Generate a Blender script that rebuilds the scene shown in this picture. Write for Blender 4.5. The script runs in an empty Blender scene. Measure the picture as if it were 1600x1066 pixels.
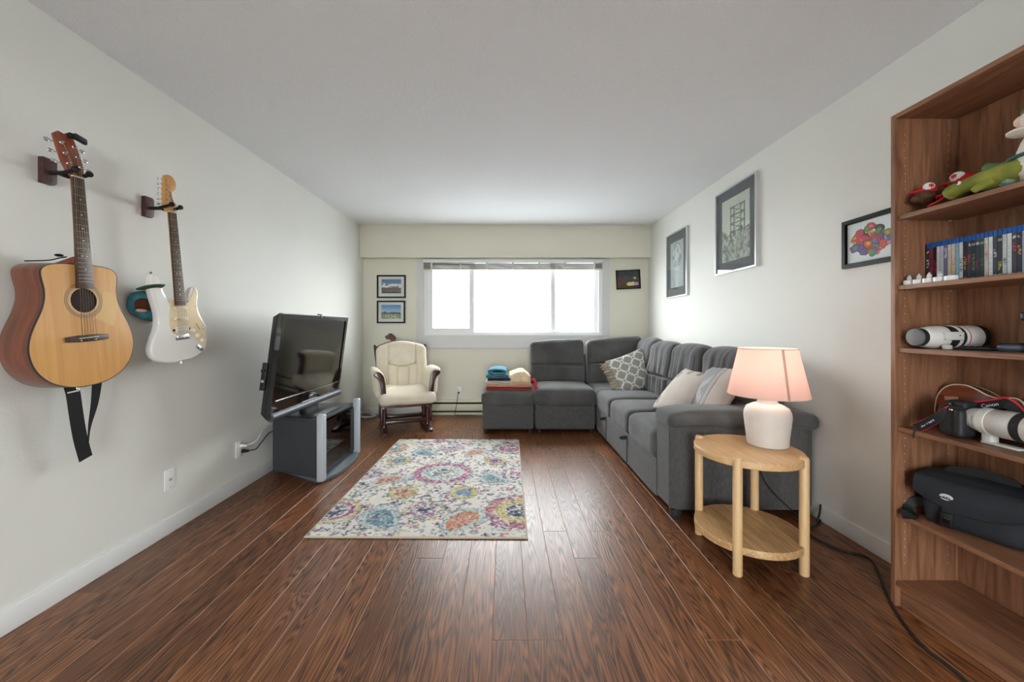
import bpy, bmesh, math, random
import numpy as np
from mathutils import Vector, Matrix, Euler, noise as mnoise
R = math.radians
PI = math.pi
random.seed(7)
np.random.seed(7)
SC = bpy.context.scene
COL = SC.collection

# ------------------------------------------------------------------ camera
F = 600.0; VX = 790.0; VY = 511.0; HC = 1.15
cam_d = bpy.data.cameras.new('viewpoint'); cam = bpy.data.objects.new('viewpoint', cam_d); COL.objects.link(cam)
cam_d.sensor_fit = 'HORIZONTAL'; cam_d.sensor_width = 36.0; cam_d.lens = F / 1600 * 36
cam_d.shift_x = (800 - VX) / 1600; cam_d.shift_y = -(533 - VY) / 1600
cam_d.clip_start = 0.02
cam.location = (0, 0, HC); cam.rotation_euler = (PI / 2, 0, 0)
SC.camera = cam
SC.view_settings.view_transform = 'Standard'; SC.view_settings.look = 'None'
SC.view_settings.exposure = 1.05; SC.view_settings.gamma = 1.0
SC.view_settings.use_curve_mapping = False
# ------------------------------------------------------------------ world: bright overcast sky
W = bpy.data.worlds.new('sky'); SC.world = W; W.use_nodes = True
wb = W.node_tree.nodes['Background']
wb.inputs[0].default_value = (0.93, 0.975, 1.0, 1); wb.inputs[1].default_value = 10.0

def light(name, kind, loc, power, color=(1, 1, 1), size=None, rot=(0, 0, 0), portal=False):
    d = bpy.data.lights.new(name, kind); d.energy = power; d.color = color
    if kind == 'AREA':
        d.shape = 'RECTANGLE'; d.size, d.size_y = size
        if portal: d.cycles.is_portal = True
    elif size is not None:
        d.shadow_soft_size = size
    o = bpy.data.objects.new(name, d); COL.objects.link(o); o.location = loc; o.rotation_euler = rot
    return o
light('window_portal', 'AREA', (0.095, 5.2, 1.54), 1, size=(2.34, 1.0), rot=(-PI / 2, 0, 0), portal=True)
light('rear_fill_portal', 'AREA', (0.0, -2.73, 1.1), 1, size=(1.5, 2.1), rot=(PI / 2, 0, 0), portal=True)  # guides sky sampling through the made-up fill opening in the rear wall

# ------------------------------------------------------------------ helpers
def S(c):
    if isinstance(c, str):
        c = [int(c[i:i + 2], 16) for i in (0, 2, 4)]
    o = []
    for v in c[:3]:
        v = v / 255.0
        o.append(v / 12.92 if v <= 0.04045 else ((v + 0.055) / 1.055) ** 2.4)
    return (o[0], o[1], o[2], 1.0)

MATS = {}
def nd(nt, t, **kw):
    n = nt.nodes.new(t)
    for k, v in kw.items():
        if k.startswith('i_'):
            n.inputs[k[2:].replace('_', ' ')].default_value = v
        else:
            setattr(n, k, v)
    return n

def mat(name, c, rough=0.5, metal=0.0, var=0.0, vscale=8.0, stretch=None, bump=0.0, bscale=60.0, c2=None,
        coat=0.0, sheen=0.0, spec=0.5, attr=False, trans=0.0, emit=None, estr=0.0, bdist=0.01, detail=4.0):
    """procedural principled material: base colour broken up by noise, plus fine relief"""
    if name in MATS: return MATS[name]
    m = bpy.data.materials.new(name); m.use_nodes = True; nt = m.node_tree
    b = nt.nodes['Principled BSDF']
    b.inputs['Roughness'].default_value = rough; b.inputs['Metallic'].default_value = metal
    b.inputs['Coat Weight'].default_value = coat; b.inputs['Coat Roughness'].default_value = 0.08
    b.inputs['Sheen Weight'].default_value = sheen; b.inputs['Specular IOR Level'].default_value = spec
    b.inputs['Transmission Weight'].default_value = trans
    tc = nd(nt, 'ShaderNodeTexCoord'); L = nt.links.new
    vec = tc.outputs['Object']
    if stretch:
        mp = nd(nt, 'ShaderNodeMapping'); mp.inputs['Scale'].default_value = stretch
        L(vec, mp.inputs['Vector']); vec = mp.outputs[0]
    if attr:
        at = nd(nt, 'ShaderNodeAttribute', attribute_name='Col')
        base = at.outputs['Color']
    else:
        rgb = nd(nt, 'ShaderNodeRGB'); rgb.outputs[0].default_value = S(c); base = rgb.outputs[0]
    if var > 0 or c2:
        nz = nd(nt, 'ShaderNodeTexNoise'); nz.inputs['Scale'].default_value = vscale; nz.inputs['Detail'].default_value = detail
        L(vec, nz.inputs['Vector'])
        cr = nd(nt, 'ShaderNodeMapRange'); cr.inputs[1].default_value = 0.3; cr.inputs[2].default_value = 0.7
        L(nz.outputs[0], cr.inputs[0])
        mx = nd(nt, 'ShaderNodeMix', data_type='RGBA')
        if c2:
            L(cr.outputs[0], mx.inputs[0]); L(base, mx.inputs[6]); mx.inputs[7].default_value = S(c2)
        else:
            mx.blend_type = 'MULTIPLY'; mx.inputs[0].default_value = 1.0
            g = nd(nt, 'ShaderNodeMapRange'); g.inputs[3].default_value = 1 - var; g.inputs[4].default_value = 1 + var
            L(cr.outputs[0], g.inputs[0]); L(base, mx.inputs[6]); L(g.outputs[0], mx.inputs[7])
        base = mx.outputs[2]
    L(base, b.inputs['Base Color'])
    if bump > 0:
        nb = nd(nt, 'ShaderNodeTexNoise'); nb.inputs['Scale'].default_value = bscale; nb.inputs['Detail'].default_value = 3.0
        L(vec, nb.inputs['Vector'])
        bp = nd(nt, 'ShaderNodeBump'); bp.inputs['Strength'].default_value = bump; bp.inputs['Distance'].default_value = bdist
        L(nb.outputs[0], bp.inputs['Height']); L(bp.outputs[0], b.inputs['Normal'])
    if emit:
        b.inputs['Emission Color'].default_value = S(emit); b.inputs['Emission Strength'].default_value = estr
    MATS[name] = m
    return m

def wood(name, c1, c2, scale=6.0, stretch=(8, 8, 0.6), rough=0.45, bump=0.05, fine=0.25, coat=0.0, dist=1.2):
    """grain running along the axis with the smallest stretch value"""
    if name in MATS: return MATS[name]
    m = bpy.data.materials.new(name); m.use_nodes = True; nt = m.node_tree; L = nt.links.new
    b = nt.nodes['Principled BSDF']; b.inputs['Roughness'].default_value = rough; b.inputs['Coat Weight'].default_value = coat
    tc = nd(nt, 'ShaderNodeTexCoord'); oi = nd(nt, 'ShaderNodeObjectInfo')
    ad = nd(nt, 'ShaderNodeVectorMath', operation='ADD'); ml = nd(nt, 'ShaderNodeVectorMath', operation='SCALE')
    cmb = nd(nt, 'ShaderNodeCombineXYZ')
    for i in range(3): L(oi.outputs['Random'], cmb.inputs[i])
    L(cmb.outputs[0], ml.inputs[0]); ml.inputs['Scale'].default_value = 7.0
    L(tc.outputs['Object'], ad.inputs[0]); L(ml.outputs[0], ad.inputs[1])
    mp = nd(nt, 'ShaderNodeMapping'); mp.inputs['Scale'].default_value = stretch; L(ad.outputs[0], mp.inputs['Vector'])
    n1 = nd(nt, 'ShaderNodeTexNoise'); n1.inputs['Scale'].default_value = scale; n1.inputs['Detail'].default_value = 6; n1.inputs['Distortion'].default_value = dist
    L(mp.outputs[0], n1.inputs['Vector'])
    mp2 = nd(nt, 'ShaderNodeMapping'); mp2.inputs['Scale'].default_value = [s * 9 for s in stretch]; L(ad.outputs[0], mp2.inputs['Vector'])
    n2 = nd(nt, 'ShaderNodeTexNoise'); n2.inputs['Scale'].default_value = scale; n2.inputs['Detail'].default_value = 3
    L(mp2.outputs[0], n2.inputs['Vector'])
    mm = nd(nt, 'ShaderNodeMath', operation='MULTIPLY_ADD'); L(n2.outputs[0], mm.inputs[0]); mm.inputs[1].default_value = fine; L(n1.outputs[0], mm.inputs[2])
    cr = nd(nt, 'ShaderNodeMapRange'); cr.inputs[1].default_value = 0.4 + fine * .5 - .08; cr.inputs[2].default_value = 0.62 + fine * .5 + .05
    L(mm.outputs[0], cr.inputs[0])
    mx = nd(nt, 'ShaderNodeMix', data_type='RGBA'); mx.inputs[6].default_value = S(c1); mx.inputs[7].default_value = S(c2)
    L(cr.outputs[0], mx.inputs[0]); L(mx.outputs[2], b.inputs['Base Color'])
    bp = nd(nt, 'ShaderNodeBump'); bp.inputs['Strength'].default_value = bump; bp.inputs['Distance'].default_value = 0.003
    L(mm.outputs[0], bp.inputs['Height']); L(bp.outputs[0], b.inputs['Normal'])
    MATS[name] = m
    return m

def catmull(pts, n=6, closed=True):
    P = [np.array(p, float) for p in pts]; N = len(P); out = []
    rng = range(N) if closed else range(N - 1)
    for i in rng:
        if closed: a, b, c, d = P[i - 1], P[i], P[(i + 1) % N], P[(i + 2) % N]
        else: a, b, c, d = P[max(i - 1, 0)], P[i], P[i + 1], P[min(i + 2, N - 1)]
        for k in range(n):
            t = k / n
            out.append(tuple(0.5 * ((2 * b) + (-a + c) * t + (2 * a - 5 * b + 4 * c - d) * t * t + (-a + 3 * b - 3 * c + d) * t ** 3)))
    if not closed: out.append(tuple(P[-1]))
    return out

class G:
    """collects shapes into one bmesh; out() links it as ONE object"""
    def __init__(s):
        s.bm = bmesh.new(); s.mi = 0
    def _merge(s, t, M=None):
        if M is not None: bmesh.ops.transform(t, matrix=M, verts=t.verts)
        t.verts.index_update()
        vs = [s.bm.verts.new(v.co) for v in t.verts]
        for f in t.faces:
            try:
                nf = s.bm.faces.new([vs[v.index] for v in f.verts]); nf.material_index = s.mi
            except ValueError: pass
        t.free(); return s
    def box(s, x0, x1, y0, y1, z0, z1, bev=0.0, seg=2, M=None):
        t = bmesh.new(); bmesh.ops.create_cube(t, size=1.0)
        for v in t.verts:
            v.co = Vector(((x0 + x1) / 2 + v.co.x * (x1 - x0), (y0 + y1) / 2 + v.co.y * (y1 - y0), (z0 + z1) / 2 + v.co.z * (z1 - z0)))
        if bev > 0: bmesh.ops.bevel(t, geom=list(t.edges), offset=bev, segments=seg, profile=0.5, affect='EDGES')
        return s._merge(t, M)
    def hexa(s, bottom, top, bev=0.0, seg=2, M=None):
        t = bmesh.new(); n = len(bottom)
        a = [t.verts.new(p) for p in bottom]; b = [t.verts.new(p) for p in top]
        t.faces.new(a[::-1]); t.faces.new(b)
        for i in range(n): t.faces.new([a[i], a[(i + 1) % n], b[(i + 1) % n], b[i]])
        bmesh.ops.recalc_face_normals(t, faces=t.faces)
        if bev > 0: bmesh.ops.bevel(t, geom=list(t.edges), offset=bev, segments=seg, profile=0.5, affect='EDGES')
        return s._merge(t, M)
    def prism(s, pts, z0, z1, bev=0.0, seg=2, M=None):
        t = bmesh.new()
        a = [t.verts.new((p[0], p[1], z0)) for p in pts]; b = [t.verts.new((p[0], p[1], z1)) for p in pts]
        n = len(pts)
        fa = t.faces.new(a[::-1]); fb = t.faces.new(b)
        for i in range(n): t.faces.new([a[i], a[(i + 1) % n], b[(i + 1) % n], b[i]])
        bmesh.ops.recalc_face_normals(t, faces=t.faces)
        if bev > 0:
            es = [e for e in t.edges if abs(e.verts[0].co.z - e.verts[1].co.z) < 1e-7]
            bmesh.ops.bevel(t, geom=es, offset=bev, segments=seg, profile=0.5, affect='EDGES')
        return s._merge(t, M)
    def ring(s, outer, inner, z0, z1, M=None):
        t = bmesh.new(); n = len(outer)
        A = [[t.verts.new((p[0], p[1], z)) for p in pl] for pl, z in ((outer, z0), (outer, z1), (inner, z1), (inner, z0))]
        for k in range(4):
            a, b = A[k], A[(k + 1) % 4]
            for i in range(n): t.faces.new([a[i], a[(i + 1) % n], b[(i + 1) % n], b[i]])
        bmesh.ops.recalc_face_normals(t, faces=t.faces)
        return s._merge(t, M)
    def lathe(s, prof, n=32, M=None, cap=True):
        t = bmesh.new(); rings = []
        for r, z in prof:
            if r < 1e-6: rings.append([t.verts.new((0, 0, z))])
            else: rings.append([t.verts.new((r * math.cos(2 * PI * i / n), r * math.sin(2 * PI * i / n), z)) for i in range(n)])
        for a, b in zip(rings, rings[1:]):
            for i in range(n):
                j = (i + 1) % n
                if len(a) == 1 and len(b) == 1: continue
                if len(a) == 1: t.faces.new([a[0], b[j], b[i]])
                elif len(b) == 1: t.faces.new([a[i], a[j], b[0]])
                else: t.faces.new([a[i], a[j], b[j], b[i]])
        if cap:
            if len(rings[0]) > 1: t.faces.new(rings[0][::-1])
            if len(rings[-1]) > 1: t.faces.new(rings[-1])
        bmesh.ops.recalc_face_normals(t, faces=t.faces)
        return s._merge(t, M)
    def rod(s, p0, p1, r0, r1=None, n=12, M=None):
        if r1 is None: r1 = r0
        p0 = Vector(p0); p1 = Vector(p1); d = p1 - p0
        q = d.to_track_quat('Z', 'Y').to_matrix().to_4x4()
        MM = Matrix.Translation(p0) @ q
        if M is not None: MM = M @ MM
        return s.lathe([(r0, 0), (r1, d.length)], n, MM)
    def tube(s, pts, r, n=8, M=None, flat=None, rad=None, up=(0, 0, 1)):
        """swept along pts; flat=(w,h) gives a ribbon section"""
        t = bmesh.new(); P = [Vector(p) for p in pts]; rings = []
        N = len(P); prevx = None
        for i, p in enumerate(P):
            d = (P[min(i + 1, N - 1)] - P[max(i - 1, 0)])
            if d.length < 1e-9: d = Vector((0, 0, 1))
            d.normalize()
            if prevx is None:
                u = Vector(up)
                if abs(d.dot(u)) > 0.95: u = Vector((1, 0, 0)) if abs(d.x) < .9 else Vector((0, 1, 0))
                x = d.cross(u).normalized()
            else:
                x = (prevx - d * prevx.dot(d)).normalized()
            prevx = x; y = d.cross(x)
            rr = rad[i] if rad else r
            ring = []
            if flat:
                w, h = flat; w *= (rr / r if rad else 1)
                for a, b in ((-w, -h), (w, -h), (w, h), (-w, h)): ring.append(t.verts.new(p + x * a * .5 + y * b * .5))
            else:
                for k in range(n):
                    a = 2 * PI * k / n; ring.append(t.verts.new(p + x * math.cos(a) * rr + y * math.sin(a) * rr))
            rings.append(ring)
        m = len(rings[0])
        for a, b in zip(rings, rings[1:]):
            for i in range(m): t.faces.new([a[i], a[(i + 1) % m], b[(i + 1) % m], b[i]])
        t.faces.new(rings[0][::-1]); t.faces.new(rings[-1])
        bmesh.ops.recalc_face_normals(t, faces=t.faces)
        return s._merge(t, M)
    def puff(s, sx, sy, sz, r=0.05, n=10, bulge=(0, 0, 0), M=None, fn=None, nz=0.0, nsc=4.0):
        """soft upholstered block centred on the origin"""
        t = bmesh.new(); bmesh.ops.create_cube(t, size=2.0)
        bmesh.ops.subdivide_edges(t, edges=list(t.edges), cuts=n, use_grid_fill=True)
        h = (sx / 2, sy / 2, sz / 2)
        for v in t.verts:
            p = []
            for k in range(3):
                a = v.co[k]; a = math.copysign(1 - (1 - abs(a)) ** 1.35, a); p.append(a * h[k])
            q = [max(-max(h[k] - r, 0), min(max(h[k] - r, 0), p[k])) for k in range(3)]
            d = Vector([p[k] - q[k] for k in range(3)])
            if d.length > 1e-9:
                rr = min(r, min(h)); d = d.normalized() * rr
            c = Vector(q) + d
            u = [c[k] / h[k] for k in range(3)]
            for k in range(3):
                if bulge[k]:
                    a, b = (k + 1) % 3, (k + 2) % 3
                    c[k] += bulge[k] * u[k] * (1 - u[a] ** 2) * (1 - u[b] ** 2)
            if fn: c = Vector(fn(c, u))
            if nz: c += Vector(mnoise.noise_vector(c * nsc)) * nz
            v.co = c
        return s._merge(t, M)
    def pillow(s, w, h, th, n=18, M=None, pinch=0.07, wr=0.004, sag=0.0):
        t = bmesh.new(); grid = {}
        for side in (1, -1):
            for i in range(n + 1):
                for j in range(n + 1):
                    u = -1 + 2 * i / n; v = -1 + 2 * j / n
                    edge = i in (0, n) or j in (0, n)
                    if edge and side == -1: grid[(side, i, j)] = grid[(1, i, j)]; continue
                    x = u * w / 2 * (1 - pinch * (1 - v * v)); y = v * h / 2 * (1 - pinch * (1 - u * u))
                    z = side * th / 2 * max(0, (1 - u ** 2) * (1 - v ** 2)) ** 0.42
                    if not edge: z += wr * mnoise.noise(Vector((x * 9, y * 9, side * 3)))
                    z -= sag * (1 - v) * (u * u)
                    grid[(side, i, j)] = t.verts.new((x, y, z))
        for side in (1, -1):
            for i in range(n):
                for j in range(n):
                    q = [grid[(side, i, j)], grid[(side, i + 1, j)], grid[(side, i + 1, j + 1)], grid[(side, i, j + 1)]]
                    if side == -1: q.reverse()
                    t.faces.new(q)
        return s._merge(t, M)
    def ball(s, c, r, n=16, M=None, fn=None):
        t = bmesh.new(); bmesh.ops.create_uvsphere(t, u_segments=n, v_segments=max(6, n // 2), radius=1.0)
        rr = (r, r, r) if not hasattr(r, '__len__') else r
        for v in t.verts:
            p = Vector((v.co.x * rr[0], v.co.y * rr[1], v.co.z * rr[2]))
            if fn: p = Vector(fn(p))
            v.co = p + Vector(c)
        return s._merge(t, M)
    def out(s, name, m, parent=None, smooth=38, loc=None, **props):
        bm = s.bm
        bm.normal_update()
        if smooth:
            ca = R(smooth)
            for f in bm.faces: f.smooth = True
            for e in bm.edges:
                e.smooth = not (len(e.link_faces) == 2 and e.calc_face_angle(0) > ca)
        me = bpy.data.meshes.new(name)
        if loc is not None: bmesh.ops.translate(bm, verts=bm.verts, vec=-Vector(loc))
        bm.to_mesh(me); bm.free()
        for mm in (m if isinstance(m, (list, tuple)) else [m]): me.materials.append(mm)
        o = bpy.data.objects.new(name, me); COL.objects.link(o)
        if loc is not None: o.location = loc
        if parent: o.parent = parent
        for k, v in props.items(): o[k] = v
        return o

def tag(o, label, cat, group=None, kind=None):
    o['label'] = label; o['category'] = cat
    if group: o['group'] = group
    if kind: o['kind'] = kind
    return o
def thing(name, label, cat, loc=(0, 0, 0), rotz=0.0, group=None, M=None):
    o = bpy.data.objects.new(name, None); COL.objects.link(o); o.empty_display_size = 0.05
    if M is not None: o.matrix_world = M
    else: o.location = loc; o.rotation_euler = (0, 0, rotz)
    return tag(o, label, cat, group)
def struct(o, label, cat='structure'):
    o['kind'] = 'structure'; o['label'] = label; return o
def frameM(origin, right, up):
    r = Vector(right).normalized(); u = Vector(up); u = (u - r * u.dot(r)).normalized(); n = r.cross(u)
    return Matrix(((r.x, u.x, n.x, origin[0]), (r.y, u.y, n.y, origin[1]), (r.z, u.z, n.z, origin[2]), (0, 0, 0, 1)))
def T(x, y, z): return Matrix.Translation((x, y, z))
def Rz(a): return Matrix.Rotation(R(a), 4, 'Z')
def Rx(a): return Matrix.Rotation(R(a), 4, 'X')
def Ry(a): return Matrix.Rotation(R(a), 4, 'Y')

def painted(name, w, h, nx, ny, fn, m, parent=None, M=None, relief=None, loc=(0, 0, 0)):
    """flat print: grid with its colours as an attribute; fn(u,v) -> rgb (0..1 sRGB arrays); u right, v up"""
    u = (np.arange(nx + 1) / nx); v = (np.arange(ny + 1) / ny)
    U, V = np.meshgrid(u, v)
    rgb = np.clip(fn(U, V), 0, 1)
    lin = np.where(rgb <= .04045, rgb / 12.92, ((rgb + .055) / 1.055) ** 2.4)
    co = np.zeros(((nx + 1) * (ny + 1), 3), np.float32)
    co[:, 0] = (U.ravel() - .5) * w; co[:, 1] = (V.ravel() - .5) * h
    if relief is not None: co[:, 2] = relief(U, V).ravel()
    me = bpy.data.meshes.new(name)
    idx = np.arange((nx + 1) * (ny + 1)).reshape(ny + 1, nx + 1)
    q = np.stack([idx[:-1, :-1], idx[:-1, 1:], idx[1:, 1:], idx[1:, :-1]], -1).reshape(-1, 4)
    me.vertices.add(len(co)); me.vertices.foreach_set('co', co.ravel())
    me.loops.add(q.size); me.loops.foreach_set('vertex_index', q.ravel().astype(np.int32))
    me.polygons.add(len(q)); me.polygons.foreach_set('loop_start', np.arange(0, q.size, 4, dtype=np.int32))
    me.polygons.foreach_set('loop_total', np.full(len(q), 4, np.int32))
    me.update(calc_edges=True)
    ca = me.color_attributes.new('Col', 'FLOAT_COLOR', 'POINT')
    c4 = np.ones((len(co), 4), np.float32); c4[:, :3] = lin.reshape(-1, 3)
    ca.data.foreach_set('color', c4.ravel())
    me.polygons.foreach_set('use_smooth', np.ones(len(q), bool))
    me.materials.append(m)
    o = bpy.data.objects.new(name, me); COL.objects.link(o)
    if parent: o.parent = parent
    if M is not None: o.matrix_local = M
    return o
def vnoise(U, V, sc, seed=0, octv=3):
    rng = np.random.RandomState(seed); out = np.zeros_like(U); amp = 1; tot = 0
    for k in range(octv):
        n = 64; g = rng.rand(n, n)
        x = (U * sc * 2 ** k) % n; y = (V * sc * 2 ** k) % n
        xi = x.astype(int) % n; yi = y.astype(int) % n; fx = x - np.floor(x); fy = y - np.floor(y)
        fx = fx * fx * (3 - 2 * fx); fy = fy * fy * (3 - 2 * fy); x1 = (xi + 1) % n; y1 = (yi + 1) % n
        out += amp * ((g[yi, xi] * (1 - fx) + g[yi, x1] * fx) * (1 - fy) + (g[y1, xi] * (1 - fx) + g[y1, x1] * fx) * fy)
        tot += amp; amp *= .5
    return out / tot
def blend(a, c, mask):
    c = np.array(c, float) / 255.0 if not isinstance(c, np.ndarray) else c
    return a * (1 - mask[..., None]) + c * mask[..., None]
def text_mesh(txt, size, M, name, m, parent, depth=0.0004):
    cu = bpy.data.curves.new(name, 'FONT'); cu.body = txt; cu.size = size; cu.extrude = depth
    cu.align_x = 'CENTER'; cu.align_y = 'CENTER'
    o = bpy.data.objects.new(name + '_source', cu); COL.objects.link(o)
    dg = bpy.context.evaluated_depsgraph_get()
    me = bpy.data.meshes.new_from_object(o.evaluated_get(dg))
    bpy.data.objects.remove(o)
    me.transform(M); me.materials.clear(); me.materials.append(m); me.name = name
    q = bpy.data.objects.new(name, me); COL.objects.link(q); q.parent = parent
    return q
def copy_tree(o, parent=None):
    c = o.copy(); COL.objects.link(c)
    if parent: c.parent = parent; c.matrix_parent_inverse = o.matrix_parent_inverse.copy()
    for ch in list(o.children): copy_tree(ch, c)
    return c

# ------------------------------------------------------------------ common materials
M_wall = mat('wall_paint', (227, 226, 219), rough=0.75, var=0.015, vscale=2, bump=0.22, bscale=120, bdist=0.004)
M_wallb = mat('wall_paint_far', (229, 225, 208), rough=0.75, var=0.015, vscale=2, bump=0.2, bscale=120, bdist=0.004)
M_ceil = mat('ceiling_stipple', (234, 234, 235), rough=0.9, var=0.03, vscale=120, bump=0.7, bscale=170, bdist=0.008)
M_casing = mat('window_casing_paint', (212, 211, 209), rough=0.45, var=0.01)
M_white = mat('white_trim_paint', (232, 232, 230), rough=0.4, var=0.01)
M_vinyl = mat('white_vinyl', (236, 236, 236), rough=0.35, var=0.01)
M_black = mat('black_plastic', (22, 22, 24), rough=0.4, var=0.05, vscale=30)
M_rubber = mat('black_rubber', (18, 18, 18), rough=0.75, var=0.05, vscale=40)
M_chrome = mat('chrome', (205, 205, 208), rough=0.18, metal=1.0, var=0.02)
M_outlet = mat('outlet_white', (238, 238, 234), rough=0.35, var=0.01)
M_cream = mat('cream_enamel', (224, 218, 192), rough=0.4, var=0.01)
M_sofa = mat('grey_plush', (72, 71, 71), c2=(94, 93, 92), rough=0.95, vscale=5.0, bump=0.35, bscale=140, bdist=0.003, sheen=0.25, spec=0.15)
M_sofa2 = mat('grey_ribbed_plush', (70, 69, 69), c2=(96, 95, 94), rough=0.95, vscale=60, stretch=(5, 5, 0.7), bump=0.35, bscale=60, bdist=0.003, sheen=0.2, spec=0.15)
M_walnut = wood('walnut_veneer', (164, 116, 86), (118, 80, 57), scale=5, stretch=(7, 7, 0.55), rough=0.4, bump=0.04)
M_walnut_y = wood('walnut_veneer_shelf', (164, 116, 86), (120, 82, 59), scale=5, stretch=(7, 0.55, 7), rough=0.4, bump=0.04)
M_oak = wood('light_oak', (222, 182, 132), (204, 160, 108), scale=4, stretch=(9, 0.8, 9), rough=0.45, bump=0.04)
M_oakleg = wood('light_oak_leg', (226, 190, 142), (212, 172, 122), scale=4, stretch=(9, 9, 0.8), rough=0.45, bump=0.04)
M_cherry = wood('dark_cherry_wood', (74, 30, 24), (48, 18, 16), scale=5, stretch=(8, 8, 1), rough=0.3, bump=0.03, coat=0.3)
# ================================================================== room shell
XL, XR, YB, YF = -1.88, 1.88, 5.07, -2.6
def ceil_z(y): return 2.42 + 0.0082 * y
M_plank = None
def make_plank_material():
    m = bpy.data.materials.new('dark_oak_laminate'); m.use_nodes = True; nt = m.node_tree; L = nt.links.new
    b = nt.nodes['Principled BSDF']; b.inputs['Specular IOR Level'].default_value = 0.43
    tc = nd(nt, 'ShaderNodeTexCoord'); oi = nd(nt, 'ShaderNodeObjectInfo')
    cmb = nd(nt, 'ShaderNodeCombineXYZ'); mlr = nd(nt, 'ShaderNodeMath', operation='MULTIPLY'); mlr.inputs[1].default_value = 37.0
    L(oi.outputs['Random'], mlr.inputs[0])
    for i in range(3): L(mlr.outputs[0], cmb.inputs[i])
    ad = nd(nt, 'ShaderNodeVectorMath', operation='ADD'); L(tc.outputs['Object'], ad.inputs[0]); L(cmb.outputs[0], ad.inputs[1])
    # cathedral grain: rings of a distorted field stretched along the plank
    mp = nd(nt, 'ShaderNodeMapping'); mp.inputs['Scale'].default_value = (9, 0.6, 1); L(ad.outputs[0], mp.inputs['Vector'])
    n1 = nd(nt, 'ShaderNodeTexNoise'); n1.inputs['Scale'].default_value = 1.0; n1.inputs['Detail'].default_value = 2.5; n1.inputs['Roughness'].default_value = 0.55
    L(mp.outputs[0], n1.inputs['Vector'])
    mu = nd(nt, 'ShaderNodeMath', operation='MULTIPLY'); mu.inputs[1].default_value = 34.0; L(n1.outputs[0], mu.inputs[0])
    fr = nd(nt, 'ShaderNodeMath', operation='PINGPONG'); fr.inputs[1].default_value = 0.5; L(mu.outputs[0], fr.inputs[0])
    mp2 = nd(nt, 'ShaderNodeMapping'); mp2.inputs['Scale'].default_value = (210, 9, 1); L(ad.outputs[0], mp2.inputs['Vector'])
    n2 = nd(nt, 'ShaderNodeTexNoise'); n2.inputs['Scale'].default_value = 1.0; n2.inputs['Detail'].default_value = 3; L(mp2.outputs[0], n2.inputs['Vector'])
    ml = nd(nt, 'ShaderNodeMath', operation='MULTIPLY_ADD'); L(fr.outputs[0], ml.inputs[0]); ml.inputs[1].default_value = 1.1; n2h = nd(nt, 'ShaderNodeMath', operation='MULTIPLY'); n2h.inputs[1].default_value = .55; L(n2.outputs[0], n2h.inputs[0]); L(n2h.outputs[0], ml.inputs[2])
    cr = nd(nt, 'ShaderNodeMapRange'); cr.inputs[1].default_value = 0.26; cr.inputs[2].default_value = 0.78; L(ml.outputs[0], cr.inputs[0])
    mp3 = nd(nt, 'ShaderNodeMapping'); mp3.inputs['Scale'].default_value = (6, 1.6, 1); L(ad.outputs[0], mp3.inputs['Vector'])
    n3 = nd(nt, 'ShaderNodeTexNoise'); n3.inputs['Scale'].default_value = 1.0; n3.inputs['Detail'].default_value = 2; L(mp3.outputs[0], n3.inputs['Vector'])
    mx = nd(nt, 'ShaderNodeMix', data_type='RGBA'); mx.inputs[6].default_value = S(PLANK_DARK); mx.inputs[7].default_value = S(PLANK_LIGHT); L(cr.outputs[0], mx.inputs[0])
    t1 = nd(nt, 'ShaderNodeMapRange'); t1.inputs[1].default_value = .3; t1.inputs[2].default_value = .7; t1.inputs[3].default_value = 0.80; t1.inputs[4].default_value = 1.16; L(n3.outputs[0], t1.inputs[0])
    t2 = nd(nt, 'ShaderNodeMapRange'); t2.inputs[3].default_value = 0.78; t2.inputs[4].default_value = 1.16; L(oi.outputs['Random'], t2.inputs[0])
    tm = nd(nt, 'ShaderNodeMath', operation='MULTIPLY'); L(t1.outputs[0], tm.inputs[0]); L(t2.outputs[0], tm.inputs[1])
    mm = nd(nt, 'ShaderNodeMix', data_type='RGBA', blend_type='MULTIPLY'); mm.inputs[0].default_value = 1; L(mx.outputs[2], mm.inputs[6]); L(tm.outputs[0], mm.inputs[7])
    L(mm.outputs[2], b.inputs['Base Color'])
    rr = nd(nt, 'ShaderNodeMapRange'); rr.inputs[3].default_value = 0.37; rr.inputs[4].default_value = 0.31; L(cr.outputs[0], rr.inputs[0]); L(rr.outputs[0], b.inputs['Roughness'])
    bp = nd(nt, 'ShaderNodeBump'); bp.inputs['Strength'].default_value = 0.12; bp.inputs['Distance'].default_value = 0.002; L(cr.outputs[0], bp.inputs['Height']); L(bp.outputs[0], b.inputs['Normal'])
    return m
PLANK_DARK = (66, 37, 22); PLANK_LIGHT = (146, 94, 58)
M_plank = make_plank_material()
M_joint = mat('plank_bevel_edge', (150, 112, 86), rough=0.4, var=0.05)
M_sub = mat('subfloor', (46, 30, 22), rough=0.9, var=0.1)

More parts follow.
